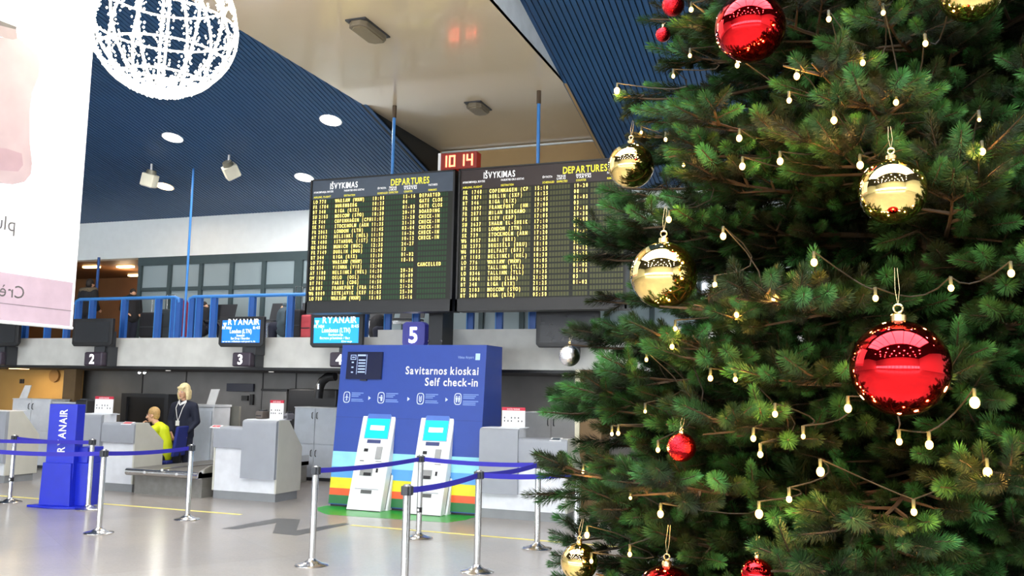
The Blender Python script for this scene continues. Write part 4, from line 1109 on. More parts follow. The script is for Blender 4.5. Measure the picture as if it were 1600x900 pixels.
def hand(mb, w, d, n, mt, side, curl=.5):
    """palm from wrist w along d, n = back of the hand"""
    w, d, n = Vector(w), Vector(d).normalized(), Vector(n).normalized(); sd = d.cross(n) * side
    for k in range(4):
        o_ = sd * (.030 - .020 * k)
        mb.tube(mt @ (w + o_ * .5), mt @ (w + o_ + d * .085), .017, .013, 8)
        L = (.072, .080, .075, .058)[k]; a = w + o_ + d * .088
        b = a + (d * math.cos(curl * .6) - n * math.sin(curl * .6)) * L * .52
        c = b + (d * math.cos(curl * 1.6) - n * math.sin(curl * 1.6)) * L * .48
        limb(mb, [(a, .0095), (b, .0085), (c, .0075)], mt)
    a = w + sd * .026 + d * .025; b = a + (sd * .8 + d * .7 - n * .2).normalized() * .045; c = b + (sd * .25 + d * .9 - n * .35).normalized() * .035
    limb(mb, [(a, .013), (b, .0105), (c, .009)], mt)
m_lips = mat('lips', s2l(170, 80, 75), .4)
m_lipsdull = mat('lips_dull', s2l(165, 100, 85), .4)

# standing clerk, facing the hall, hands lowered in front
wm = thing('person', (-11.16, 13.25, 0), 'standing clerk with blond bob, navy jacket, white lanyard behind the belt', 'person')
mt = Matrix.Translation((-11.16, 13.25, 0)) @ Matrix.Rotation(.18, 4, 'Z')
b = MB()
hm = head(b, (0, -.03, 1.615), mt, -.15, .12)
limb(b, [((0, .01, 1.40), .06), ((0, 0, 1.52), .05)], mt)
limb(b, [((0, .02, .95), .13), ((0, .01, 1.15), .115), ((0, .02, 1.32), .125), ((0, .02, 1.39), .09)], mt)
for sx in (-1, 1):
    limb(b, [((sx * .09, .02, .92), .095), ((sx * .10, .01, .52), .062), ((sx * .10, .03, .40), .058), ((sx * .10, .04, .10), .042), ((sx * .10, -.06, .05), .04)], mt)
    limb(b, [((sx * .17, .02, 1.37), .055), ((sx * .24, .03, 1.09), .042), ((sx * .16, -.12, .90), .030)], mt)
    hand(b, (sx * .155, -.13, .89), (-sx * .55, -.45, -.7), (sx * .4, -.9, .3), mt, -sx, .5)
fuse('body', b, m_skin, wm, .0075, 3)
b = MB()
limb(b, [((0, .02, .86), .165), ((0, .01, 1.10), .145), ((0, .02, 1.30), .160), ((0, .025, 1.375), .115)], mt)
for sx in (-1, 1):
    limb(b, [((sx * .12, .02, .84), .09), ((sx * .11, .02, 1.1), .085)], mt)
    limb(b, [((sx * .10, .02, 1.385), .075), ((sx * .185, .02, 1.36), .078), ((sx * .255, .03, 1.09), .062), ((sx * .17, -.11, .915), .045)], mt)
fuse('jacket', b, m_navy, wm, .012, 5)
b = MB()
for sx in (-1, 1):
    limb(b, [((sx * .085, .02, .88), .112), ((sx * .10, .015, .5), .085), ((sx * .10, .04, .09), .07)], mt)
fuse('trousers', b, m_navy, wm, .014, 4)
for sx in (-1, 1):
    b = MB(); limb(b, [((sx * .10, .05, .05), .05), ((sx * .10, -.10, .04), .042)], mt); fuse('shoe', b, m_black, wm, .012, 3)
b = MB(); R3 = hm.to_3x3()
b.ball(hm @ Vector((0, .025, .055)), .112, 18, 12, (.88, 1.0, 1.0), 0, R3)
for sx in (-1, 1):
    limb(b, [(hm.inverted() @ hm @ Vector((sx * .078, .0, .05)), .034), (Vector((sx * .092, -.012, -.04)), .034), (Vector((sx * .088, -.012, -.115)), .028)], hm)
limb(b, [(Vector((-.06, .07, .0)), .05), (Vector((-.06, .06, -.11)), .045)], hm); limb(b, [(Vector((.06, .07, .0)), .05), (Vector((.06, .06, -.11)), .045)], hm)
limb(b, [(Vector((-.05, -.075, .085)), .026), (Vector((.05, -.07, .09)), .026)], hm)
fuse('hair', b, m_blond, wm, .010, 3)
face_bits(hm, wm, (m_lips, m_blond))
b = MB()
for sx in (-1, 1):
    b.prism([mt @ Vector(v) for v in ((0, -.125, 1.375), (sx * .085, -.06, 1.43), (sx * .07, -.035, 1.475), (sx * .012, -.10, 1.43))], mt.to_3x3() @ Vector((0, -.012, 0)))
b.build('collar', m_shirt, wm)
b = MB()
b.prism([mt @ Vector(v) for v in ((-.05, -.128, 1.36), (.05, -.128, 1.36), (0, -.15, 1.22))], mt.to_3x3() @ Vector((0, -.012, 0)))
b.build('shirt_front', m_navy, wm)
b = MB()
for sx in (-1, 1):
    b.path([mt @ Vector(v) for v in ((sx * .075, -.07, 1.425), (sx * .065, -.15, 1.33), (sx * .02, -.17, 1.16), (0, -.172, 1.10))], .006, 6)
b.build('lanyard', m_shirt, wm)
MB().box(-.035, .035, -.185, -.178, 1.02, 1.11, 0, mt).build('badge', m_shirt, wm)

# seated clerk in profile, hand at the chin
mn = thing('person', (-11.33, 12.85, 0), 'seated clerk in yellow high-visibility jacket, seen in profile', 'person')
mt = Matrix.Translation((-11.30, 12.86, -.02)) @ Matrix.Rotation(-math.pi / 2 + .25, 4, 'Z')
b = MB()
hm = head(b, (0, -.16, 1.215), mt, .1, .10)
limb(b, [((0, -.06, 1.03), .065), ((0, -.12, 1.12), .055)], mt)
limb(b, [((0, .08, .52), .14), ((0, .05, .72), .13), ((0, -.02, .95), .13), ((0, -.04, 1.02), .09)], mt)
for sx in (-1, 1):
    limb(b, [((sx * .09, .05, .50), .095), ((sx * .10, -.38, .50), .068), ((sx * .10, -.40, .30), .055), ((sx * .10, -.38, .09), .042), ((sx * .10, -.48, .045), .04)], mt)
limb(b, [((.18, -.03, .98), .055), ((.24, -.16, .74), .043), ((.08, -.32, 1.0), .030)], mt)
hand(b, (.075, -.315, 1.01), (-.25, .2, 1), (.3, -.9, .1), mt, 1, 1.2)
limb(b, [((-.18, -.03, .98), .055), ((-.25, -.14, .74), .043), ((-.18, -.38, .80), .030)], mt)
hand(b, (-.18, -.39, .80), (.1, -1, -.05), (0, -.05, 1), mt, 1, .4)
fuse('body', b, m_skin, mn, .0075, 3)
b = MB()
limb(b, [((0, .08, .55), .165), ((0, .05, .74), .155), ((0, -.02, .93), .165), ((0, -.035, 1.0), .115)], mt)
for sx, el, wr_ in ((1, (.25, -.17, .73), (.12, -.27, .91)), (-1, (-.26, -.15, .73), (-.20, -.33, .78))):
    limb(b, [((sx * .10, -.03, 1.0), .075), ((sx * .19, -.03, .97), .085), (el, .068), (wr_, .048)], mt)
j = fuse('jacket', b, m_hivis, mn, .012, 5)
b = MB(); limb(b, [((-.06, -.10, 1.035), .035), ((0, -.135, 1.03), .035), ((.06, -.10, 1.035), .035)], mt); limb(b, [((0, -.16, .92), .05), ((0, -.14, 1.02), .04)], mt); fuse('dark_shirt', b, m_black, mn, .012, 3)
b = MB()
for sx in (-1, 1): limb(b, [((sx * .085, .06, .50), .118), ((sx * .10, -.39, .50), .085), ((sx * .10, -.40, .12), .065)], mt)
fuse('trousers', b, m_navy, mn, .014, 4)
for sx in (-1, 1):
    b = MB(); limb(b, [((sx * .10, -.37, .06), .048), ((sx * .10, -.50, .05), .042)], mt); fuse('shoe', b, m_black, mn, .012, 3)
b = MB(); b.ball(hm @ Vector((0, .025, .055)), .104, 18, 12, (.84, 1.0, .98), 0, hm.to_3x3()); b.ball(hm @ Vector((0, .055, .0)), .082, 14, 10, (.9, .8, 1.0), 0, hm.to_3x3())
fuse('hair', b, m_brownhair, mn, .009, 3)
face_bits(hm, mn, (m_lipsdull, m_brownhair))
for sx in (1,):
    b = MB(); c0 = mt @ Vector((.215, -.10, .855)); ax_ = (mt.to_3x3() @ Vector((.05, -.14, -.23))).normalized()
    b.tube(c0 - ax_ * .02, c0 + ax_ * .02, .083, .081, 16); b.build('reflective_band', mat('reflective_silver', s2l(200, 205, 200), .3), mn)
# blue office chair under him
ch = thing('office_chair', (-11.15, 12.95, 0), 'royal blue office chair under the seated clerk', 'chair')
mt = Matrix.Translation((-11.25, 12.90, 0)) @ Matrix.Rotation(-math.pi / 2 + .25, 4, 'Z')
MB().box(-.23, .23, -.26, .20, .36, .43, 0, mt).build('seat', m_chairblue, ch, bevel=.03)
MB().prism([mt @ Vector(v) for v in ((-.22, .24, .50), (.22, .24, .50), (.20, .30, 1.02), (-.20, .30, 1.02))], mt.to_3x3() @ Vector((0, .06, 0))).build('backrest', m_chairblue, ch, bevel=.02)
MB().box(-.03, .03, .18, .31, .38, .56, 0, mt).build('back_bracket', m_black, ch)
MB().tube(mt @ Vector((0, -.03, .08)), mt @ Vector((0, -.03, .36)), .03).build('column', m_black, ch)
for k in range(5):
    a = 2 * math.pi * k / 5
    l_ = MB().tube(mt @ Vector((0, -.03, .10)), mt @ Vector((.28 * math.cos(a), -.03 + .28 * math.sin(a), .065)), .022, .016, 8).build('leg', m_black, ch)
    MB().ball(mt @ Vector((.28 * math.cos(a), -.03 + .28 * math.sin(a), .03)), .03, 10, 8).build('castor', m_black, l_)

# travellers upstairs
def traveller(px, py_head, Y, lab, coat, hair, rotz, seated=False, hood=None):
    hp = aY(px, py_head, Y); z0 = MZ
    t = thing('person', (hp.x, Y, z0), lab, 'person')
    H = hp.z - z0                     # height of the head centre
    k = H / (1.18 if seated else 1.60)
    mt = Matrix.Translation((hp.x, Y, z0)) @ Matrix.Rotation(rotz, 4, 'Z') @ Matrix.Scale(k, 4)
    up = -.42 if seated else 0
    b = MB(); hm = head(b, (0, -.03, 1.60 + up), mt)
    limb(b, [((0, 0, 1.38 + up), .06), ((0, 0, 1.50 + up), .052)], mt)
    limb(b, [((0, .02, .95 + up), .13), ((0, .01, 1.15 + up), .125), ((0, .02, 1.34 + up), .12)], mt)
    legs = []
    for sx in (-1, 1):
        lg = [((sx * .09, .02, .92 + up), .095), ((sx * .10, -.40, .50), .065), ((sx * .10, -.40, .08), .045), ((sx * .10, -.50, .045), .04)] if seated else [((sx * .09, .02, .92), .095), ((sx * .10, .01, .50), .062), ((sx * .10, .04, .08), .042), ((sx * .10, -.06, .045), .04)]
        legs.append(lg); limb(b, lg, mt)
        limb(b, [((sx * .18, .02, 1.36 + up), .055), ((sx * .25, .03, 1.08 + up), .042), ((sx * .20, -.16, .92 + up), .032)], mt)
        hand(b, (sx * .20, -.17, .915 + up), (-sx * .3, -.8, -.2), (0, -.2, 1), mt, -sx, .6)
    fuse('body', b, m_skin, t, .011, 2)
    b = MB(); limb(b, [((0, .02, .88 + up), .19), ((0, .01, 1.12 + up), .175), ((0, .02, 1.32 + up), .17), ((0, .02, 1.40 + up), .11)], mt)
    for sx in (-1, 1): limb(b, [((sx * .11, .02, 1.39 + up), .085), ((sx * .20, .02, 1.36 + up), .09), ((sx * .27, .03, 1.07 + up), .075), ((sx * .21, -.14, .93 + up), .055)], mt)
    fuse('coat', b, coat, t, .016, 4)
    b = MB()
    for lg in legs: limb(b, [(lg[0][0], .115), (lg[1][0], .085), (lg[2][0], .07)], mt)
    fuse('trousers', b, m_navy, t, .018, 3)
    b = MB(); b.ball(hm @ Vector((0, .02, .05)), .108 * k, 16, 10, (.88, 1.0, 1.0), 0, hm.to_3x3().normalized()); b.ball(hm @ Vector((0, .05, -.02)), .085 * k, 14, 10)
    fuse('hair', b, hair, t, .012, 3)
    for lg in legs:
        b = MB(); limb(b, [(lg[2][0], .055), (lg[3][0], .045)], mt); fuse('shoe', b, m_black, t, .014, 2)
    if hood is not None:
        b = MB(); n = 14; ring = []
        for q in range(n + 1):
            a = math.pi * (-.15 + 1.3 * q / n); ring.append(((.20 * math.cos(a), .02 + .13 * math.sin(a), 1.44 + up - .02 * math.sin(a)), .055))
        limb(b, ring, mt); fuse('fur_hood', b, hood, t, .014, 2)
    return t
m_coatblack = mat('coat_black', (.012, .012, .016), .8)
m_coatgrey = mat('coat_grey', s2l(62, 78, 88), .8)
m_fur = mat('fur_trim', s2l(110, 98, 80), .95, var=.35, scale=70, bump=.6)
traveller(140, 444, 15.0, 'traveller in dark coat with fur hood seen from behind, upstairs', m_coatblack, m_darkhair, math.pi, False, m_fur)
traveller(207, 458, 15.15, 'traveller in dark coat standing beside the dark window frame upstairs', m_coatblack, m_darkhair, 1.2)
traveller(318, 478, 14.75, 'seated traveller in black coat upstairs behind the railing', m_coatblack, m_darkhair, 1.9, True)
traveller(446, 480, 14.7, 'seated traveller in grey coat upstairs left of the departures board', m_coatgrey, m_coatgrey, -1.2, True)
traveller(592, 496, 14.7, 'seated dark-dressed traveller upstairs below the left departures board', m_coatblack, m_darkhair, .6, True)
def bench(pxa, pxb, lab):
    a, b_ = aY(pxa, 510, 14.85).x, aY(pxb, 510, 14.85).x
    t = thing('waiting_bench', ((a + b_) / 2, 14.85, MZ), lab, 'bench', 'waiting benches upstairs')
    n = max(2, int((b_ - a) / .6))
    for k in range(n):
        x = a + (b_ - a) * (k + .5) / n
        MB().box(x - .25, x + .25, 14.62, 15.05, MZ + .38, MZ + .42).build('seat', m_charcoal, t, bevel=.01)
        MB().prism([(x - .25, 15.03, MZ + .45), (x + .25, 15.03, MZ + .45), (x + .25, 15.12, MZ + .78), (x - .25, 15.12, MZ + .78)], (0, .03, 0)).build('backrest', m_charcoal, t)
    MB().box(a, b_, 14.8, 14.88, MZ + .32, MZ + .38).build('beam', m_steel, t)
    for x in (a + .2, b_ - .2):
        MB().box(x - .03, x + .03, 14.65, 15.05, MZ, MZ + .03).build('foot', m_steel, t); MB().box(x - .03, x + .03, 14.8, 14.88, MZ + .03, MZ + .32).build('leg', m_steel, t)
bench(305, 350, 'dark waiting bench upstairs left of the lit third monitor')
bench(405, 500, 'dark waiting bench upstairs right of the lit third monitor')
bench(565, 660, 'dark waiting bench upstairs below the left departures board')
def suitcase(px, pyt, Y, w, h, m, lab, hz=.35):
    p = aY(px, 520, Y); x = p.x
    t = thing('suitcase', (x, Y, MZ), lab, 'suitcase', 'suitcases standing upstairs')
    MB().box(x - w / 2, x + w / 2, Y - .12, Y + .12, MZ + .05, MZ + .05 + h).build('shell', m, t, bevel=.035)
    for sx in (-1, 1):
        MB().tube((x + sx * w * .38, Y - .09, MZ + .03), (x + sx * w * .38, Y + .09, MZ + .03), .03).build('wheel', m_black, t)
    MB().path([(x - w * .22, Y + .08, MZ + h), (x - w * .22, Y + .08, MZ + h + hz), (x + w * .22, Y + .08, MZ + h + hz), (x + w * .22, Y + .08, MZ + h)], .012, 6).build('telescopic_handle', m_steel, t)
    MB().box(x - w * .46, x + w * .46, Y - .125, Y - .115, MZ + h * .5, MZ + h * .5 + .02).build('zip', m_charcoal, t)
suitcase(236, 490, 14.3, .42, .50, m_coatblack, 'black suitcase with raised handle upstairs left of the pole', .36)
suitcase(260, 490, 14.5, .46, .58, mat('case_grey', s2l(48, 56, 62), .6), 'dark grey suitcase with raised handle upstairs beside the pole', .36)
suitcase(461, 500, 14.35, .34, .52, m_coatblack, 'narrow black suitcase upstairs beside the left departures board', .5)
suitcase(479, 505, 14.4, .30, .42, mat('case_red', s2l(190, 70, 80), .6), 'red suitcase upstairs left of the fourth monitor', .1)
for k, (px, m, lab) in enumerate(((287, mat('coat_magenta', s2l(120, 30, 60), .8), 'magenta coat draped upstairs behind the thin blue pole'),)):
    p = aY(px, 500, 14.2)
    t = thing('draped_coat', (p.x, 14.2, MZ), lab, 'coat')
    b = MB(); limb(b, [((p.x, 14.2, MZ + .05), .10), ((p.x, 14.2, MZ + .5), .12), ((p.x + .01, 14.2, MZ + .72), .07)], Matrix.Identity(4)); fuse('cloth', b, m, t, .02, 4)

# ================================================================== CHRISTMAS TREE
random.seed(11); rng = np.random.default_rng(5)
d = ray(1480, 600); A0 = CAM + d * 3.4
AX, AY = A0.x, A0.y
rad = lambda z: max(0.02, min(1.43, 1.43 - .215 * (z - 1.42)))
def tree_hit(px, py, off=0.0):
    """where a line of sight meets the cone of branch tips"""
    d = ray(px, py); best = None
    lo, t_ = 0.0, 0.6
    while t_ < 5.0:
        p = CAM + d * t_
        if math.hypot(p.x - AX, p.y - AY) < rad(p.z) + off: return p
        t_ += .01
    # beside the cone: nearest approach
    t_ = ((AX - CAM.x) * d.x + (AY - CAM.y) * d.y) / (d.x ** 2 + d.y ** 2)
    return CAM + d * t_
m_trunk = mat('bark', s2l(58, 40, 26), .9, var=.3, scale=20, bump=.5)
def needle_material():
    m = bpy.data.materials.new('fir_needles'); m.use_nodes = True
    nt = m.node_tree; b = nt.nodes['Principled BSDF']
    oi = nt.nodes.new('ShaderNodeObjectInfo')
    rp = nt.nodes.new('ShaderNodeValToRGB'); e = rp.color_ramp.elements
    e[0].position = 0.0; e[0].color = (*s2l(38, 44, 16), 1); e[1].position = 1.0; e[1].color = (*s2l(70, 130, 66), 1)
    q = e.new(.45); q.color = (*s2l(38, 66, 26), 1)
    nt.links.new(oi.outputs['Random'], rp.inputs['Fac'])
    tc = nt.nodes.new('ShaderNodeTexCoord'); nz = nt.nodes.new('ShaderNodeTexNoise'); nz.inputs['Scale'].default_value = 40
    nt.links.new(tc.outputs['Object'], nz.inputs['Vector'])
    mx = nt.nodes.new('ShaderNodeMixRGB'); mx.blend_type = 'MULTIPLY'; mx.inputs[0].default_value = .5
    r2 = nt.nodes.new('ShaderNodeValToRGB'); r2.color_ramp.elements[0].color = (.45, .5, .4, 1); r2.color_ramp.elements[1].color = (1, 1, 1, 1)
    nt.links.new(nz.outputs['Fac'], r2.inputs['Fac'])
    nt.links.new(rp.outputs['Color'], mx.inputs[1]); nt.links.new(r2.outputs['Color'], mx.inputs[2])
    nt.links.new(mx.outputs[0], b.inputs['Base Color'])
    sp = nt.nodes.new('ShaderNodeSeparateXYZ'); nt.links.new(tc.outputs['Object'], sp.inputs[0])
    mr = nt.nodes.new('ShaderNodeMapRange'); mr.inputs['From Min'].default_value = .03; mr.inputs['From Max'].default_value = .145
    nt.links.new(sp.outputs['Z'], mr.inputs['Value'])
    r3 = nt.nodes.new('ShaderNodeValToRGB'); r3.color_ramp.elements[0].color = (.12, .11, .08, 1); r3.color_ramp.elements[1].color = (1.0, 1.0, 1.0, 1)  # fresh tips paler; bases darkened further to paint shade between the sprigs
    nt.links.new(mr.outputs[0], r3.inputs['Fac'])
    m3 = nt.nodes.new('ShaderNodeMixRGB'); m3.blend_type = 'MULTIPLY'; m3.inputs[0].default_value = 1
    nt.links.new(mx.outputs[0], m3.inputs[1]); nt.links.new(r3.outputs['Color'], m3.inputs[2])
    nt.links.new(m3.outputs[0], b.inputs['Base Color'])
    b.inputs['Roughness'].default_value = .6; b.inputs['Specular IOR Level'].default_value = .18
    return m
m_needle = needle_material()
m_twig = mat('twig_bark', s2l(58, 44, 26), .9)
def sprig_mesh(seed, L=.115, n=230, nl=.037):
    r = random.Random(seed); mb = MB()
    mb.path([(0, 0, 0), (0, .002, L * .5), (0, 0, L)], [.0035, .003, .0018], 4, mi=1)
    for k in range(n):
        u = (k + r.random()) / n; z = L * (u ** .92); a = k * 2.39996 + r.uniform(-.4, .4)
        op = math.radians(r.uniform(42, 70) * (1 - .55 * u ** 5))
        l = nl * r.uniform(.82, 1.12) * (1 - .22 * u ** 4) * (.75 + .25 * min(1, u * 5))
        rd = Vector((math.cos(a), math.sin(a), 0)); d_ = rd * math.sin(op) + Vector((0, 0, math.cos(op)))
        p = Vector((0, 0, z)) + rd * .002; q = p + d_ * l + Vector((0, 0, l * .10)); t_ = Vector((-math.sin(a), math.cos(a), 0)) * .00135
        mid = p.lerp(q, .55) + rd * .001; up = d_.cross(t_).normalized() * .0006
        mb.add([p, mid + t_, mid - t_, q, mid + up], [(0, 1, 4), (0, 4, 2), (1, 3, 4), (4, 3, 2)], 0)
    me = bpy.data.meshes.new('fir_sprig'); me.from_pydata(mb.v, [], mb.f)
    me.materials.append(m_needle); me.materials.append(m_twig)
    me.polygons.foreach_set('material_index', mb.mi); me.update()
    return me
SPR = [sprig_mesh(1), sprig_mesh(2, .14, 250, .034), sprig_mesh(3, .09, 210, .039)]

# baubles: (px, py, diameter in px, colour, how far beyond the branch tips, label)
BAUB = [(1406, 575, 154, 'red', .10, 'largest red glass bauble, hanging at the right of the tree'),
        (1172, 43, 112, 'red', .05, 'red glass bauble at the top edge of the picture'),
        (1065, 699, 46, 'red', -.02, 'small red glittering bauble hanging low in the tree'),
        (1052, 8, 36, 'red', -.05, 'small red bauble half cut off by the upper picture edge'),
        (1036, 54, 24, 'red', -.10, 'tiny red bauble peeking out under the upper left branch'),
        (1183, 897, 52, 'red', .02, 'red bauble cut off by the lower picture edge, right one'),
        (1042, 935, 104, 'red', .02, 'dark red bauble cut off by the lower picture edge, left one'),
        (1394, 299, 106, 'gold', .08, 'gold mirror bauble hanging above the largest red one'),
        (1037, 430, 108, 'gold', .04, 'gold mirror bauble at the left side of the tree'),
        (986, 259, 74, 'gold', .0, 'pale gold bauble beside the end of the departures board'),
        (905, 878, 60, 'gold', .0, 'gold bauble at the lower left tip of the tree'),
        (1517, -14, 98, 'gold', .06, 'gold bauble cut off by the upper picture edge at right'),
        (890, 556, 34, 'silver', -.06, 'small silver bauble behind the left branch tips')]
baub = []
for (px, py, dpx, c, off, lab) in BAUB:
    p = tree_hit(px, py, off); k = to_px(p)[2]
    p = CAM + ray(px, py) * (k + .02)
    r_ = dpx / 2 / FPX * (k + .02) * .97
    baub.append((p, r_, c, lab, px, py, dpx / 2))
BULB = [(964, 142, 1.3), (1245, 119, 1), (1233, 157, .8), (1303, 188, 1), (1155, 216, 1), (1160, 260, 1), (1219, 252, 1), (1344, 258, 1), (1045, 343, 1), (1130, 369, 1),
        (1272, 410, 1), (1117, 445, .8), (1209, 467, .7), (1151, 492, .8), (1055, 514, .7), (1050, 542, .8), (1110, 591, .8), (1149, 593, .7), (1211, 647, .8), (1325, 638, 1),
        (1523, 629, 1.3), (1032, 803, 1), (1186, 803, 1.1), (1282, 737, 1.1), (1452, 695, 1), (1405, 690, .8), (1543, 738, 1.1), (1428, 800, .8), (1580, 427, .9), (1535, 237, .9),
        (1486, 450, .8), (1368, 466, .8), (1400, 160, .8), (1446, 68, .8), (1380, 20, .7), (1295, 30, .8), (1348, 98, .8), (1080, 15, .9), (1078, 87, .7), (1152, 102, .8),
        (1052, 119, .7), (1040, 218, .7), (1002, 207, .6), (966, 677, .7), (956, 678, .6), (1028, 703, .7), (917, 836, 1), (924, 877, .7), (1177, 685, .8), (1188, 710, .8), (984, 866, .7),
        (1255, 682, .6), (1366, 620, .6), (1068, 258, .6), (1530, 187, .5), (911, 737, .6), (985, 778, .5), (1233, 780, .8), (1008, 643, .5), (1485, 20, .6), (1010, 562, .6)]
bulbs = []
for (px, py, s_) in BULB:
    p = tree_hit(px, py, -.02); k = to_px(p)[2]; bulbs.append((CAM + ray(px, py) * k, s_, px, py))

tree = thing('christmas_tree', (AX, AY, 0), 'tall dense decorated fir tree filling the right of the picture', 'tree')
MB().lathe([(.13, 0), (.11, 1.2), (.085, 3.6), (.03, 7.4), (.008, 8.1)], (AX, AY, 0), 12).build('trunk', m_trunk, tree, smooth=True)
MB().lathe([(.55, 0), (.55, .10), (.50, .14), (.2, .16), (.18, .45)], (AX, AY, 0), 28).build('stand', mat('stand_green', (.02, .05, .03), .5), tree, smooth=True)
branch = MB(); sprigs = []
FR = Vector((AX, AY, 0))
z = .62; wk = 0
while z < 7.7:
    R_ = rad(z); n = max(5, int(2 * math.pi * R_ / .36)); wk += 1
    for i in range(n):
        az = 2 * math.pi * (i + random.uniform(-.28, .28)) / n + wk * .61
        zz = z + random.uniform(-.10, .10); L = rad(zz) * (random.uniform(.88, 1.06) if random.random() < (.92 if Vector((math.cos(az), math.sin(az), 0)).dot(-_r) > .55 else .60) else random.uniform(.50, .76))
        out = Vector((math.cos(az), math.sin(az), 0)); side = Vector((-math.sin(az), math.cos(az), 0))
        lift = random.uniform(-.06, .12)
        def bp(u): return FR + Vector((0, 0, zz)) + out * (L * u) + Vector((0, 0, L * (lift * u - .22 * u * u + .16 * u ** 4)))
        pts = [bp(u / 7) for u in range(8)]
        branch.path(pts, [.016, .014, .012, .010, .008, .006, .0045, .003], 5)
        tipd = (bp(1) - bp(.92)).normalized()
        sprigs.append((bp(1) - tipd * .02, (tipd + Vector((0, 0, .10))).normalized(), 1.15))
        for q in range(2):
            sprigs.append((bp(.94), (tipd + side * (.75 if q else -.75)).normalized(), 1.0))
        # dense filler sprigs close to the trunk, added to keep the core dark
        for q in range(int(11 * L)):
            u = random.uniform(.10, .62)
            rv = Vector((random.uniform(-1, 1), random.uniform(-1, 1), random.uniform(-.7, .7)))
            sprigs.append((bp(u) + side * random.uniform(-.14, .14), (out * .6 + rv).normalized(), random.uniform(1.0, 1.35)))
        s_ = .34
        while s_ < .97:
            u = s_; base = bp(u); dr = (bp(min(1, u + .05)) - base).normalized()
            for q in (-1, 1):
                if random.random() < .10: continue
                l2 = (.09 + .30 * (1 - u)) * L * random.uniform(.7, 1.15)
                d2 = (dr * .85 + side * q * .75 + Vector((0, 0, random.uniform(-.22, .25)))).normalized()
                e_ = base + d2 * l2 + Vector((0, 0, -.03 * l2))
                branch.path([base, base.lerp(e_, .5), e_], [.006, .0045, .003], 4)
                tip = (d2 + out * .35 + Vector((0, 0, random.uniform(.0, .30)))).normalized(); sd2 = tip.cross(Vector((0, 0, 1))).normalized()
                sprigs.append((e_ - d2 * .02, tip, random.uniform(.85, 1.1)))
                for q2 in (-1, 1):
                    if random.random() < .25: continue
                    sprigs.append((base.lerp(e_, .86), (tip + sd2 * q2 * random.uniform(.6, 1.0) + Vector((0, 0, random.uniform(-.2, .3)))).normalized(), random.uniform(.7, .95)))
                if random.random() < .55:
                    sprigs.append((base.lerp(e_, .75), (tip * .6 + Vector((0, 0, .8)) + sd2 * random.uniform(-.4, .4)).normalized(), random.uniform(.65, .9)))
                for w_ in range(int(l2 / .11)):
                    b0 = base.lerp(e_, (w_ + .5) * .11 / l2)
                    for q2 in (-1, 1):
                        if random.random() < .45: continue
                        d3 = (d2 * .8 + d2.cross(Vector((0, 0, 1))).normalized() * q2 * .75 + Vector((0, 0, random.uniform(-.25, .3)))).normalized()
                        sprigs.append((b0, d3, random.uniform(.7, .95)))
            s_ += .115 / L
    z += .20 if z < 4.2 else .42
# single long twigs that stand out at the left flank
for (px, py) in ((968, 152), (886, 538), (842, 772), (846, 742), (884, 622), (908, 402), (948, 292), (1016, 30), (1000, 190), (900, 690), (872, 880), (930, 470), (905, 585), (940, 640), (925, 730)):
    e_ = tree_hit(px, py, .0); u0 = Vector((AX, AY, e_.z + .12))
    d_ = (e_ - u0).normalized(); b0 = e_ - d_ * .75; L_ = .75
    pts = [b0 + d_ * (L_ * k / 5) + Vector((0, 0, -.04 * (k / 5) * (1 - k / 5) * 4)) for k in range(6)]
    branch.path(pts, [.009, .008, .007, .006, .0045, .003], 5)
    sd2 = d_.cross(Vector((0, 0, 1))).normalized(); up2 = sd2.cross(d_)
    sprigs.append((e_ - d_ * .09, d_, 1.0))
    for k in range(16):
        uu = .10 + .035 * k; w_ = min(1.0, .55 + uu * .7); a_ = random.uniform(0, 6.28)
        sprigs.append((e_ - d_ * uu + sd2 * random.uniform(-.05, .05), (d_ * .9 + sd2 * math.cos(a_) * w_ + up2 * math.sin(a_) * w_ * .8).normalized(), random.uniform(.75, 1.05)))
o = branch.build('branches', m_twig, tree, fix=False); o['kind'] = 'stuff'
# keep needles off the baubles and bulbs
P_ = np.array([s_[0] for s_ in sprigs]); D_ = np.array([s_[1] for s_ in sprigs]); K_ = np.array([s_[2] for s_ in sprigs])
keep = np.ones(len(P_), bool)
cf, cr, cu_ = np.array(_fw), np.array(_r), np.array(_u); cc = np.array(CAM)
def prj(Pt):
    dd = Pt - cc; k = dd @ cf; k = np.where(k < .05, .05, k)
    return 800 + FPX * (dd @ cr) / k, 450 - FPX * (dd @ cu_) / k, k
for f_ in (0.0, .5, 1.0):
    Pt = P_ + D_ * (.15 * K_[:, None] * f_); X_, Y_, Z_ = prj(Pt)
    for (p, r_, c, lab, px, py, rp_) in baub:
        kb = to_px(p)[2]
        nk = .040 * FPX / kb
        keep &= ~((np.hypot(X_ - px, Y_ - py) < rp_ + nk * .55 - (6 if rp_ < 20 else 0)) & (Z_ < kb + r_ * .2))
        keep &= ~(np.linalg.norm(Pt - np.array(p), axis=1) < r_ + .03)
    for (p, s_, px, py) in bulbs:
        kb = to_px(p)[2]
        keep &= ~((np.hypot(X_ - px, Y_ - py) < 13) & (Z_ < kb + .01))
    keep &= Z_ > 1.15
P_, D_, K_ = P_[keep], D_[keep], K_[keep]
X_, Y_, Z_ = prj(P_ + D_ * (.1 * K_[:, None]))
inv = (X_ > 820) & (X_ < 1610) & (Y_ > -10) & (Y_ < 910)
relr = np.hypot(P_[:, 0] - AX, P_[:, 1] - AY) / np.array([rad(v) for v in P_[:, 2]])
score = Z_ - .9 * relr + np.where(inv, 0, 100)
order = np.argsort(score)
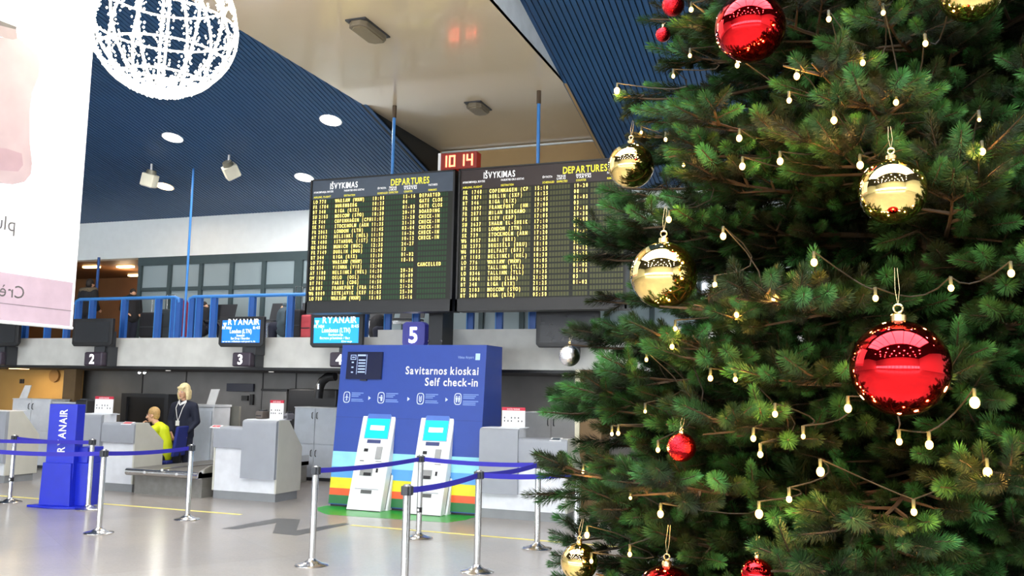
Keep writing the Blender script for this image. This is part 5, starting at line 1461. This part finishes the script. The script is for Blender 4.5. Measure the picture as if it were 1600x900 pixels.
# thin out so the named sprigs spread over the whole visible side
chosen = []; grid = {}
for i in order:
    if not inv[i]: break
    g = (int(X_[i] // 34), int(Y_[i] // 34))
    if grid.get(g, 0) >= 1: continue
    grid[g] = 1; chosen.append(i)
    if len(chosen) >= 300: break
def orient(p, d_, k, roll):
    d_ = Vector(d_).normalized()
    return Matrix.Translation(Vector(p)) @ (d_.to_track_quat('Z', 'Y') @ Euler((0, 0, roll)).to_quaternion()).to_matrix().to_4x4() @ Matrix.Scale(k, 4)
cs = set(chosen); src = [None, None, None]
for n_, i in enumerate(chosen):
    me = SPR[n_ % 3]
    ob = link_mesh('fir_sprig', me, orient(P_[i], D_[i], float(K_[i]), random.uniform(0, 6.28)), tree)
    if src[n_ % 3] is None: src[n_ % 3] = ob
rest = [i for i in range(len(P_)) if i not in cs]
def scatter(name, idx, source):
    me = bpy.data.meshes.new(name); n = len(idx)
    me.vertices.add(n); me.vertices.foreach_set('co', P_[idx].astype(np.float32).ravel())
    me.attributes.new('rot', 'FLOAT_VECTOR', 'POINT'); me.attributes.new('scl', 'FLOAT', 'POINT')
    eu = []
    for i in idx:
        eu += list((Vector(D_[i]).to_track_quat('Z', 'Y') @ Euler((0, 0, random.uniform(0, 6.28))).to_quaternion()).to_euler())
    me.attributes['rot'].data.foreach_set('vector', np.array(eu, np.float32)); me.attributes['scl'].data.foreach_set('value', np.ascontiguousarray(K_[idx], dtype=np.float32))
    me.vertices.foreach_set('co', np.ascontiguousarray(P_[idx], dtype=np.float32).ravel())
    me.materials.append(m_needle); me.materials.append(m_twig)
    ob = bpy.data.objects.new(name, me); COL.objects.link(ob); ob.parent = tree; ob.matrix_parent_inverse = PINV(tree); ob['kind'] = 'stuff'
    ng = bpy.data.node_groups.new('fir_scatter', 'GeometryNodeTree')
    ng.interface.new_socket('Geometry', in_out='INPUT', socket_type='NodeSocketGeometry'); ng.interface.new_socket('Geometry', in_out='OUTPUT', socket_type='NodeSocketGeometry')
    N = ng.nodes; gi = N.new('NodeGroupInput'); go = N.new('NodeGroupOutput')
    m2p = N.new('GeometryNodeMeshToPoints'); iop = N.new('GeometryNodeInstanceOnPoints')
    oi = N.new('GeometryNodeObjectInfo'); oi.transform_space = 'ORIGINAL'; oi.inputs['Object'].default_value = source; oi.inputs['As Instance'].default_value = True
    r1 = N.new('GeometryNodeInputNamedAttribute'); r1.data_type = 'FLOAT_VECTOR'; r1.inputs['Name'].default_value = 'rot'
    s1 = N.new('GeometryNodeInputNamedAttribute'); s1.data_type = 'FLOAT'; s1.inputs['Name'].default_value = 'scl'
    e2r = N.new('FunctionNodeEulerToRotation')
    lk = ng.links.new
    lk(gi.outputs[0], m2p.inputs['Mesh']); lk(m2p.outputs[0], iop.inputs['Points']); lk(oi.outputs['Geometry'], iop.inputs['Instance'])
    lk(r1.outputs['Attribute'], e2r.inputs[0]); lk(e2r.outputs[0], iop.inputs['Rotation']); lk(s1.outputs['Attribute'], iop.inputs['Scale'])
    lk(iop.outputs[0], go.inputs[0])
    md = ob.modifiers.new('scatter', 'NODES'); md.node_group = ng
    return ob
rest = np.array(rest); random.shuffle(rest)
for k_ in range(1):
    pass
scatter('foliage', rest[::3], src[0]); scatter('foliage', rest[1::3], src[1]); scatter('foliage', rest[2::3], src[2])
print('SPRIGS', len(P_), 'named', len(chosen))

# baubles
def bauble_mat(name, col, rough, glitter=False):
    m = bpy.data.materials.new(name); m.use_nodes = True; nt = m.node_tree; b = nt.nodes['Principled BSDF']
    b.inputs['Base Color'].default_value = (*col, 1); b.inputs['Metallic'].default_value = 1.0; b.inputs['Roughness'].default_value = rough
    tc = nt.nodes.new('ShaderNodeTexCoord')
    nz = nt.nodes.new('ShaderNodeTexVoronoi' if glitter else 'ShaderNodeTexNoise'); nz.inputs['Scale'].default_value = 260 if glitter else 2.0
    nt.links.new(tc.outputs['Object'], nz.inputs['Vector'])
    bp = nt.nodes.new('ShaderNodeBump'); bp.inputs['Strength'].default_value = .6 if glitter else .015; bp.inputs['Distance'].default_value = .002
    nt.links.new(nz.outputs[0], bp.inputs['Height']); nt.links.new(bp.outputs['Normal'], b.inputs['Normal'])
    b.inputs['Coat Weight'].default_value = 0 if glitter else .12; b.inputs['Coat Roughness'].default_value = .02
    return m
BM = {'red': bauble_mat('bauble_red', (.72, .008, .012), .05), 'redg': bauble_mat('bauble_red_glitter', (.70, .02, .03), .2, True), 'gold': bauble_mat('bauble_gold', (.88, .63, .22), .04), 'silver': bauble_mat('bauble_silver', (.6, .6, .62), .15, True)}
m_cap = mat('bauble_cap', (.80, .62, .32), .25, 1.0)
m_thread = mat('gold_thread', s2l(190, 170, 120), .5)
for (p, r_, c, lab, px, py, rp_) in baub:
    t = thing('bauble', (p.x, p.y, p.z - r_), lab, 'bauble', c + ' baubles on the tree')
    mm = BM['redg'] if (c == 'red' and rp_ < 24) else BM[c]
    MB().ball(p, r_, 48, 32).build('globe', mm, t, smooth=True)
    cp = MB().lathe([(r_ * .15, 0), (r_ * .155, r_ * .14), (r_ * .12, r_ * .17)], (p.x, p.y, p.z + r_ * .965), 14).build('cap', m_cap, t, smooth=True)
    n = 14; zz = p.z + r_ * 1.16
    MB().path([(p.x + r_ * .09 * math.sin(2 * math.pi * k / n), p.y, zz + r_ * .09 - r_ * .09 * math.cos(2 * math.pi * k / n)) for k in range(n + 1)], .0022, 5).build('ring', m_cap, cp)
    b = MB()
    for sx in (-1, 1): b.path([(p.x, p.y, zz + r_ * .15), (p.x + sx * .005, p.y + .01, zz + r_ * .5), (p.x + sx * .003, p.y + .04, zz + r_ * 1.0)], .0006, 4)
    b.build('hanging_thread', m_thread, t)

# light strings: bulbs joined by green cable
m_bulb = mat('fairy_bulb', (1, .85, .5), .3, emit=6, ecol=(1.0, .52, .10))
m_bulbsock = mat('bulb_socket', (.008, .014, .008), .6)
m_cable = mat('string_cable', (.006, .006, .004), .8)
bands = [[], [], [], [], []]
for b in bulbs: bands[min(4, max(0, int(b[3] // 180)))].append(b)
names = ['string of warm fairy lights around the top of the visible tree', 'string of warm fairy lights above the gold baubles', 'string of warm fairy lights across the middle of the tree', 'string of warm fairy lights around the largest red bauble', 'lowest string of warm fairy lights on the tree']
for bi, bl in enumerate(bands):
    bl.sort(key=lambda v: v[2])
    t = thing('light_string', bl[0][0], names[bi], 'fairy lights', 'fairy light strings on the tree')
    cab = []
    for k, (p, s_, px, py) in enumerate(bl):
        rb = .0092 * s_
        MB().ball(p, rb, 10, 8, (1, 1, 1.25)).build('bulb', m_bulb, t, smooth=True)
        MB().tube(p + Vector((0, .0, rb * 1.0)), p + Vector((0, .004, rb * 1.0 + .022)), .0045, .0045, 8).build('socket', m_bulbsock, t)
        q = p + Vector((0, .004, rb + .022))
        bl_ = bpy.data.lights.new('bulb_light', 'POINT'); bl_.energy = 1.7 * s_ ** 2; bl_.color = (1, .52, .12); bl_.shadow_soft_size = rb
        bo_ = bpy.data.objects.new('bulb_light', bl_); COL.objects.link(bo_); bo_.location = p + (CAM - p).normalized() * (rb * 2.2)
        if k:
            q0 = cab[-1]; inn = Vector((AX, AY, 0)); 
            mid = q0.lerp(q, .5); hd_ = Vector((AX - mid.x, AY - mid.y, 0)).normalized()
            L_ = (q - q0).length
            for u in (.2, .4, .6, .8):
                s4 = 4 * u * (1 - u); cab.append(q0.lerp(q, u) + Vector((0, 0, -.12 * L_ * s4)) + hd_ * (.15 * s4))
        cab.append(q)
    MB().path(cab, .0022, 5).build('cable', m_cable, t, smooth=True)
